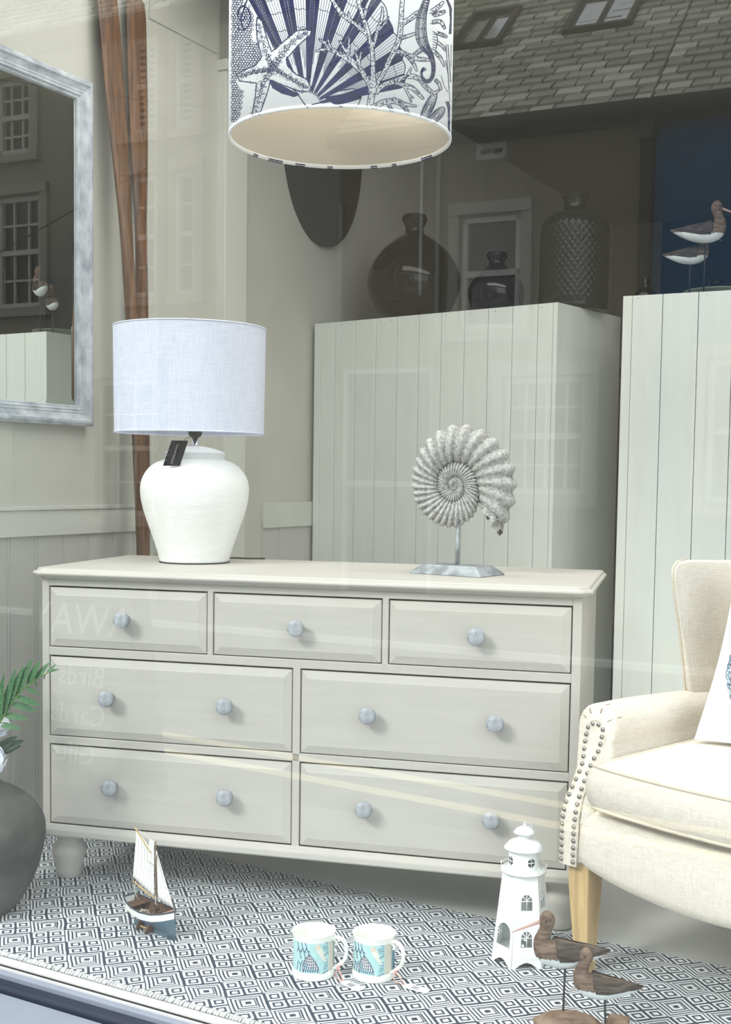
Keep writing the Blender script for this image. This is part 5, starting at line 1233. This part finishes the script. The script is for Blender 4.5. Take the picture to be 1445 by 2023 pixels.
b = MB(); b.tube([(-0.040, 0.05, 0.01), (-0.040, 0.05, 0.165)], 0.0030, 8); b.build('rod', M_rod, bs2)
bird_parts(bs2, 1.42, (-0.008, 0, 0.210), 2, 0.0)
bird_parts(bs2, 1.22, (-0.040, 0.05, 0.140), 4, -0.04)

# ================================================================== STONEWARE VASE WITH PALM AND HYDRANGEA
pl_ = thing('floral_arrangement', 'dark stoneware vase with green palm fronds and white hydrangea at the far left', 'flower vase', (-0.289, 0.207, 0.0036), 29)
vp = catmull([(0.085, 0.0), (0.097, 0.012), (0.122, 0.05), (0.148, 0.105), (0.163, 0.165), (0.166, 0.205), (0.158, 0.240), (0.135, 0.275), (0.100, 0.302), (0.068, 0.318), (0.055, 0.330), (0.052, 0.345), (0.060, 0.360), (0.056, 0.362), (0.046, 0.346), (0.046, 0.30)], 4)
b = MB(); b.lathe(vp, 56, fn=lambda r, z, a: r * (1 + 0.004 * sin(3 * a + z * 30) + 0.003 * sin(7 * a))); b.build('stoneware_vase', M_stonevase, pl_)
def leaf_mesh(L_, w_, curve=0.12, fold=0.15, name='leaflet', m=M_leaf):
    b = MB(); P = []
    for i in range(11):
        f = i / 10; hw = w_ * (sin(pi * (0.06 + 0.94 * f) ** 0.8) ** 0.8) if f < 1 else 0.0003; hw = max(hw, 0.0004)
        x = L_ * f; z = -curve * L_ * f * f
        P.append([(x, -hw, z + fold * hw), (x, 0, z), (x, hw, z + fold * hw)])
    b.grid(P); me = b.mesh(name, m); return me
lme = leaf_mesh(1.0, 0.075, 0.10)
def frond(rach, leaves, m_stem, depth=0.0):
    rc = catmull(rach, 6); b = MB(); n = len(rc); b.tube(rc, [0.0038 - 0.0028 * i / n for i in range(n)], 7); st_ = b.build('palm_frond', m_stem, pl_)
    for f, tip in leaves:
        i = min(n - 1, int(f * (n - 1))); base = Vector(rc[i]); tip = Vector(tip); d = tip - base; L_ = d.length * 1.03
        o = bpy.data.objects.new('leaflet', lme); COL.objects.link(o); o.parent = st_
        x = d.normalized(); y = Vector((0, -1, 0)).cross(x) if abs(x.y) < .95 else Vector((0, 0, 1)); y.normalize(); y = (y + Vector((0, 0.5, 0))).normalized(); y = (y - x * x.dot(y)).normalized(); z = x.cross(y)
        Mx = Matrix(((x.x * L_, y.x * .135 / .075, z.x * L_, base.x), (x.y * L_, y.y * .135 / .075, z.y * L_, base.y), (x.z * L_, y.z * .135 / .075, z.z * L_, base.z), (0, 0, 0, 1)))
        o.matrix_local = Mx @ Matrix.Diagonal((1, L_ if L_ < .075 else .082, 1, 1))
def q(x, y, d=0.0): return ((x + 50) / 800, d, 1.102 - (y - 933) / 800)
rach = [(0.0, 0.0, 0.33), (0.03, -0.01, 0.42), q(0, 1432, -0.02), q(14, 1409, -0.025), q(41, 1370, -0.03), q(69, 1345, -0.03), q(97, 1328, -0.03), q(108, 1322, -0.03)]
frond(rach, [(0.30, q(8, 1330, -0.04)), (0.36, q(32, 1319, -.04)), (0.45, q(48, 1312, -.04)), (0.56, q(65, 1298, -.035)), (0.67, q(82, 1301, -.035)), (0.76, q(101, 1305, -.03)), (0.88, q(114, 1309, -.03)), (0.95, q(121, 1319, -.03)),
             (0.84, q(91, 1341, -.03)), (0.76, q(77, 1355, -.03)), (0.66, q(84, 1371, -.03)), (0.57, q(84, 1391, -.03)), (0.50, q(75, 1402, -.03)), (0.42, q(59, 1418, -.03)), (0.30, q(44, 1439, -.03)), (0.26, q(-15, 1340, -.03))], M_stem)
rach2 = [(0.0, 0.01, 0.33), (-0.01, 0.03, 0.44), (-0.05, 0.05, 0.55), (-0.11, 0.06, 0.62)]
frond(rach2, [(0.4, (-0.02, .05, .62)), (0.5, (0.0, .05, .60)), (0.6, (-.03, .05, .68)), (0.7, (-.06, .06, .70)), (0.85, (-.10, .06, .71)), (0.95, (-.15, .06, .68)), (0.5, (-.10, .06, .50)), (0.7, (-.15, .06, .54)), (0.9, (-.18, .06, .60))], M_stem)
def petal_mesh():
    b = MB(); P = []
    for i in range(5):
        r = 0.015 * i / 4; P.append([(r * cos(2 * pi * k / 12) * (1.0), r * sin(2 * pi * k / 12) * 0.9, 0.10 * r * (1 if i < 4 else 0.2) + 0.0) for k in range(12)])
    b.grid(P, closed_v=True); return b.mesh('petal', M_petal)
pme = petal_mesh()
def flower(c, R, n, seed):
    rr = random.Random(seed); b = MB(); b.tube([(0, 0, 0.33), (c[0] * .5, c[1] * .5, 0.36), (c[0], c[1], c[2])], 0.0025, 6); b.lathe([(0.001, c[2] - R * .75), (R * .6, c[2] - R * .45), (R * .78, c[2]), (R * .6, c[2] + R * .45), (0.001, c[2] + R * .75)], 14, c=(c[0], c[1])); 
    h = b.build('flower_head', M_petal, pl_)
    for i in range(n):
        zf = 1 - 2 * (i + .5) / n; a = i * 2.39996; rxy = sqrt(1 - zf * zf); d = Vector((rxy * cos(a), rxy * sin(a), zf)); d = (d + Vector((rr.uniform(-.15, .15), rr.uniform(-.15, .15), rr.uniform(-.15, .15)))).normalized()
        o = bpy.data.objects.new('petal', pme); COL.objects.link(o); o.parent = h; o.location = Vector(c) + d * R * rr.uniform(.88, 1.02)
        tq = (d + Vector((rr.uniform(-.45, .45), rr.uniform(-.45, .45), rr.uniform(-.45, .45)))).normalized(); o.rotation_euler = tq.to_track_quat('Z', 'Y').to_euler(); s = rr.uniform(.8, 1.15); o.scale = (s, s, s)
flower((0.046, -0.065, 0.398), 0.042, 64, 1)
flower((0.050, 0.0, 0.470), 0.028, 36, 2)
flower((-0.06, -0.02, 0.44), 0.05, 60, 3)
dm_ = leaf_mesh(1.0, 0.22, 0.15, 0.3, 'leaf', M_dleaf)
for base, tip in (((0.05, -0.05, 0.36), q(2, 1560, -0.05)), ((0.06, -0.03, 0.42), q(38, 1455, -.03)), ((0.06, -0.03, 0.415), q(50, 1464, -.03)), ((0.06, -0.03, 0.41), q(44, 1475, -.03)), ((0.055, -0.03, 0.42), q(30, 1476, -.03)), ((0.05, -0.06, 0.35), q(-8, 1566, -0.05))):
    base = Vector(base); d = Vector(tip) - base; L_ = d.length; o = bpy.data.objects.new('leaf', dm_); COL.objects.link(o); o.parent = pl_; o.location = base
    x = d.normalized(); y = (Vector((0, -1, 0)).cross(x)).normalized(); z = x.cross(y); o.matrix_local = Matrix(((x.x, y.x, z.x, base.x), (x.y, y.y, z.y, base.y), (x.z, y.z, z.z, base.z), (0, 0, 0, 1))) @ Matrix.Diagonal((L_, L_ * .8, L_, 1))

# ================================================================== THE STREET BEHIND THE CAMERA (seen in the glass)
M_asph = mat('worn_asphalt', (82, 82, 82), 0.9, var=0.25, vscale=0.8)
M_pave = mat('pavement_stone', (120, 119, 114), 0.85, var=0.15, vscale=2)
M_yel = mat('yellow_road_paint', (255, 234, 180), 0.8)
M_kerb = mat('pale_kerb', (226, 226, 218), 0.8)
M_rend = mat('cream_render', (142, 139, 126), 0.9, var=0.10, vscale=1.2)
M_rend2 = mat('ochre_cream_render', (126, 116, 96), 0.9, var=0.12, vscale=1.2)
M_blue = mat('deep_blue_render', (6, 84, 126), 0.85, var=0.2, vscale=2.0)
M_slate = mat('weathered_slate', (200, 202, 186), 0.7, col2=(160, 162, 148), vscale=1.6, stretch=(1, 1, 1))
M_slate2 = mat('weathered_slate_row', (186, 188, 172), 0.7, col2=(156, 158, 144), vscale=2.6)
M_slate3 = mat('pale_slate', (226, 226, 208), 0.7, var=0.15, vscale=3)
M_sash = mat('white_sash_paint', (190, 190, 182), 0.5)
M_pane = mat('dark_window_pane', (44, 48, 46), 0.15, var=0.3, vscale=2)
M_surr = mat('stone_window_surround', (152, 148, 136), 0.85)
M_gutter = mat('dark_gutter', (52, 46, 42), 0.6)
M_sky_pane = mat('skylight_glass', (235, 240, 240), 0.1, metal=0.9)
ZS = -0.45
b = MB(); b.box(-22, 16, -2.9, -0.13, ZS - 0.3, ZS); b.build('ground_pavement', M_pave, kind='structure')
b = MB(); b.box(-22, 16, -7.85, -2.9, ZS - 0.4, ZS - 0.0); b.build('ground_road', M_asph, kind='structure')
b = MB(); b.box(-22, 16, -16, -7.85, ZS - 0.3, ZS + 0.03); b.build('ground_far_pavement', M_pave, kind='structure')
for (xa, ya, xb, yb) in ((-2.75, -3.79, 6.0, -2.98), (-2.41, -3.43, 6.0, -2.66)):
    b = MB(); d = Vector((xb - xa, yb - ya, 0)).normalized(); nrm = Vector((-d.y, d.x, 0)) * 0.05
    b.add([Vector((xa, ya, ZS + .004)) - nrm, Vector((xb, yb, ZS + .004)) - nrm, Vector((xb, yb, ZS + .004)) + nrm, Vector((xa, ya, ZS + .004)) + nrm, Vector((xa, ya, ZS + .0005)) - nrm, Vector((xb, yb, ZS + .0005)) - nrm, Vector((xb, yb, ZS + .0005)) + nrm, Vector((xa, ya, ZS + .0005)) + nrm], [(0, 1, 2, 3), (0, 4, 5, 1), (3, 2, 6, 7), (1, 5, 6, 2), (0, 3, 7, 4)])
    b.build('trim_5', M_yel, kind='structure')
b = MB(); b.box(-22, 16, -7.92, -7.78, ZS - 0.1, ZS + 0.05); b.build('trim_6', M_kerb, kind='structure')

FO = (-1.708, -9.71, 0); FR = -3.9
def window(parent, x0, x1, z0, z1, cols, rows, surr=True, shutter=False, half=False):
    w = thing('sash_window', None, None, (0, 0, 0)); w.parent = parent
    if surr:
        b = MB(); b.box(x0 - 0.13, x0 - 0.02, 0.0, 0.05, z0 - 0.1, z1 + 0.13); b.box(x1 + 0.02, x1 + 0.13, 0, 0.05, z0 - 0.1, z1 + 0.13); b.box(x0 - 0.13, x1 + 0.13, 0, 0.07, z1 + 0.02, z1 + 0.14); b.box(x0 - 0.16, x1 + 0.16, 0, 0.10, z0 - 0.12, z0 - 0.03); b.build('surround', M_surr, w)
    b = MB(); b.box(x0, x1, -0.10, -0.09, z0, z1); b.build('glass', M_pane, w)
    b = MB(); f = 0.055
    b.box(x0 - .03, x0 + f, -0.09, -0.02, z0 - .03, z1 + .03); b.box(x1 - f, x1 + .03, -0.09, -0.02, z0 - .03, z1 + .03); b.box(x0, x1, -0.09, -0.02, z1 - f, z1 + .03); b.box(x0, x1, -0.09, -0.02, z0 - .03, z0 + f)
    zm = (z0 + z1) / 2; b.box(x0, x1, -0.09, -0.02, zm - 0.03, zm + 0.03)
    for i in range(1, cols): x = x0 + (x1 - x0) * i / cols; b.box(x - 0.013, x + 0.013, -0.085, -0.05, z0, z1)
    for i in range(1, rows):
        z = z0 + (z1 - z0) * i / rows
        if abs(z - zm) > 0.04: b.box(x0, x1, -0.085, -0.05, z - 0.013, z + 0.013)
    if shutter:
        z = z0 + .08
        while z < z1 - .08: b.box(x0 + .06, x1 - .06, -0.088, -0.08, z, z + 0.035); z += 0.075
    b.build('sash_frame', M_sash, w); return w
def building(name, label, x0, x1, eave, m, roofd, wins, pitch=40, depth=6.0):
    t = thing(name, label, 'building', FO, FR)
    b = MB(); b.box(x0, x1, -depth, -0.11, ZS, eave)
    # front skin with openings for the windows
    xs = sorted({x0, x1} | {w[0] for w in wins} | {w[1] for w in wins}); zs = sorted({ZS, eave} | {w[2] for w in wins} | {w[3] for w in wins})
    for xa, xb in zip(xs, xs[1:]):
        for za, zb_ in zip(zs, zs[1:]):
            if not any(w[0] - 1e-6 <= xa and xb <= w[1] + 1e-6 and w[2] - 1e-6 <= za and zb_ <= w[3] + 1e-6 for w in wins): b.box(xa, xb, -0.11, 0.0, za, zb_)
    b.build('wall', m, t)
    for w in wins: window(t, *w[:6], **(w[6] if len(w) > 6 else {}))
    tp_ = math.tan(radians(pitch)); rd = roofd
    b = MB(); b.add([(x0, .22, eave - .08), (x1, .22, eave - .08), (x1, -rd, eave + tp_ * rd + .1), (x0, -rd, eave + tp_ * rd + .1), (x0, .22, eave - .16), (x1, .22, eave - .16), (x1, -rd, eave + tp_ * rd), (x0, -rd, eave + tp_ * rd)], [(0, 1, 2, 3), (4, 7, 6, 5), (0, 4, 5, 1), (1, 5, 6, 2), (2, 6, 7, 3), (3, 7, 4, 0)]); b.add([(x1, -0.1, eave), (x1, -rd, eave), (x1, -rd, eave + tp_ * rd), (x0, -0.1, eave), (x0, -rd, eave), (x0, -rd, eave + tp_ * rd)], [(0, 1, 2), (3, 5, 4)])
    b.build('roof', M_slate, t)
    s = MB(); rr = random.Random(int(x1 * 10) + 90); L_ = (rd + .22) / cos(radians(pitch)); ca_, sa_ = cos(radians(pitch)), sin(radians(pitch))
    k = 0; d = 0.0
    while d < L_:
        x = x0 - (0.13 if k % 2 else 0)
        while x < x1 + .1:
            w_ = 0.26 + rr.uniform(-.03, .03); h = 0.020 + rr.uniform(0, .010); xa, xb = max(x0, x + .009), min(x1, x + w_ - .009)
            if xb > xa + .02:
                def P(xx, dd, o): return (xx, .22 - dd * ca_ + o * sa_, eave - .08 + dd * sa_ + o * ca_)
                s.add([P(xa, d, h + .012), P(xb, d, h + .012), P(xb, d + .20, h * .3), P(xa, d + .20, h * .3), P(xa, d, 0), P(xb, d, 0)], [(0, 1, 2, 3), (0, 4, 5, 1)], mi=rr.choice((0, 0, 1, 2)))
            x += w_
        d += 0.185; k += 1
    s.build('slates', [M_slate, M_slate2, M_slate3], t, kind='stuff')
    b = MB(); b.tube([(x0, .27, eave - .12), (x1, .27, eave - .12)], 0.075, 8); b.box(x0, x1, 0.0, 0.10, eave - .22, eave - .04); b.build('gutter', M_gutter, t)
    return t
bA = building('terraced_house', 'tall cream rendered town house with sash windows across the street', -16.0, -3.0, 6.33, M_rend, 3.4,
    [(-7.72, -7.20, 4.98, 5.86, 3, 4), (-7.74, -7.06, 3.12, 4.46, 3, 4), (-5.72, -5.36, 5.03, 6.10, 2, 2, {'shutter': True}), (-5.12, -4.86, 5.03, 6.10, 1, 2, {'shutter': True}), (-5.72, -5.36, 3.16, 4.54, 2, 4), (-5.12, -4.84, 3.16, 4.54, 1, 4), (-10.4, -9.6, 3.1, 4.5, 3, 4), (-10.4, -9.6, 5.0, 5.9, 3, 4), (-6.2, -5.2, 0.6, 2.2, 4, 4), (-9.0, -8.0, 0.6, 2.2, 4, 4)])
b = MB(); b.tube([(-5.22, 0.09, ZS), (-5.22, 0.09, 6.2)], 0.06, 10); b.box(-5.31, -5.13, 0, .17, 6.1, 6.28); b.build('downpipe', M_gutter, bA)
b = MB(); b.box(-5.345, -5.32, 0.0, 0.03, 1.0, 6.0); b.box(-2.06, -2.03, 0, .03, 3.0, 4.4); b.build('cable_cover', M_sash, bA)
bB = building('terraced_house', 'low ochre cream cottage with skylights across the street', -3.0, 0.34, 4.72, M_rend2, 3.2,
    [(-1.60, -0.97, 2.62, 3.76, 1, 2), (-1.475, -1.13, 4.33, 4.60, 2, 1, {'surr': False}), (-1.10, -0.25, 0.95, 2.12, 4, 4), (-2.95, -1.88, -0.2, 2.26, 1, 1, {'surr': False})])
b = MB(); b.tube([(0.30, 0.09, ZS), (0.30, 0.09, 4.35)], 0.062, 10); b.prism([(0.20, 4.58), (0.40, 4.58), (0.36, 4.32), (0.24, 4.32)], 0.0, 0.2); b.build('downpipe', M_gutter, bB)
b = MB(); b.box(-1.87, -1.83, 0.0, 0.05, 2.4, 4.5); b.box(-2.99, -2.95, 0, 0.05, 2.4, 4.0); b.build('cable_cover', M_surr, bB)
bC = building('terraced_house', 'low deep blue painted cottage across the street', 0.36, 8.0, 4.72, M_blue, 3.2, [(0.92, 1.60, 0.9, 2.25, 2, 2), (2.6, 3.4, 2.6, 3.8, 2, 2), (2.6, 3.4, 0.9, 2.25, 2, 2)])
def skylight(par, x0, x1, d0, d1):
    t = thing('skylight', None, None); t.parent = par
    def P(x, d, o): tt = 40; return (x, -d + o * sin(radians(tt)), 4.72 + .06 + d * math.tan(radians(tt)) + o * cos(radians(tt)))
    b = MB()
    def slab(xa, xb, da, db, o0, o1): b.add([P(xa, da, o0), P(xb, da, o0), P(xb, db, o0), P(xa, db, o0), P(xa, da, o1), P(xb, da, o1), P(xb, db, o1), P(xa, db, o1)], [(0, 1, 2, 3), (4, 7, 6, 5), (0, 4, 5, 1), (1, 5, 6, 2), (2, 6, 7, 3), (3, 7, 4, 0)])
    slab(x0 - .06, x1 + .06, d0 - .05, d0, 0, .12); slab(x0 - .06, x1 + .06, d1, d1 + .05, 0, .12); slab(x0 - .06, x0, d0, d1, 0, .12); slab(x1, x1 + .06, d0, d1, 0, .12); slab((x0 + x1) / 2 - .012, (x0 + x1) / 2 + .012, d0, d1, .05, .11); b.build('skylight_frame', M_gutter, t)
    b = MB(); slab(x0 - .12, x1 + .12, d0 - .16, d0 - .05, 0, .04); b.build('lead_flashing', M_kerb, t)
    b = MB(); slab(x0, x1, d0, d1, .06, .07); b.build('pane', M_sky_pane, t)
skylight(bB, -2.20, -1.72, 1.33, 2.0); skylight(bB, -0.90, -0.26, 1.33, 2.02)
# overhead wires crossing the street
for pts in ([(-14.0, -9.4, 2.4), (-4, -8.0, 4.9), (7.5, -5.6, 7.2)], [(-12.0, -9.4, 6.6), (-3, -8.6, 4.4), (8.0, -8.0, 3.2)]):
    b = MB(); b.tube(catmull(pts, 8), 0.007, 5); tag(b.build('overhead_wire', M_black), 'thin black overhead wire sagging across the street, ' + ('rising to the right' if pts[0][2] < 3 else 'falling to the right'), 'wire')
# A-board sign on the near pavement
sg = thing('pavement_sign', 'chalkboard pavement sign with white hand lettering on the pavement outside', 'sign', (-1.95, -2.50, ZS), 180)
M_chalk = mat('chalkboard', (48, 60, 52), 0.8, var=.1, vscale=5); M_chk = mat('white_chalk', (196, 202, 196), 0.9)
tl = radians(-9)
for s_ in (1, -1):
    b = MB(); b.box(-0.31, 0.31, -0.012, 0.012, 0.03, 1.05); b.box(-0.31, -0.27, -0.018, 0.018, 0, 1.05); b.box(0.27, 0.31, -0.018, 0.018, 0, 1.05)
    pnl = b.build('board', M_chalk, sg, loc=(0, -0.19 * s_, 0), rot=(tl * s_, 0, 0))
    if s_ == 1:
        for k, (w_, z, sz) in enumerate((('AWAY', 0.86, 0.21), ('Birds', 0.60, 0.14), ('Cards', 0.42, 0.14), ('Gifts', 0.24, 0.14))):
            text_mesh('chalk_lettering', w_, sz, M_chk, pnl, (0.0 if k == 0 else -0.04, -0.0125 - .001, z), (radians(90), 0, 0), ext=0.0005)
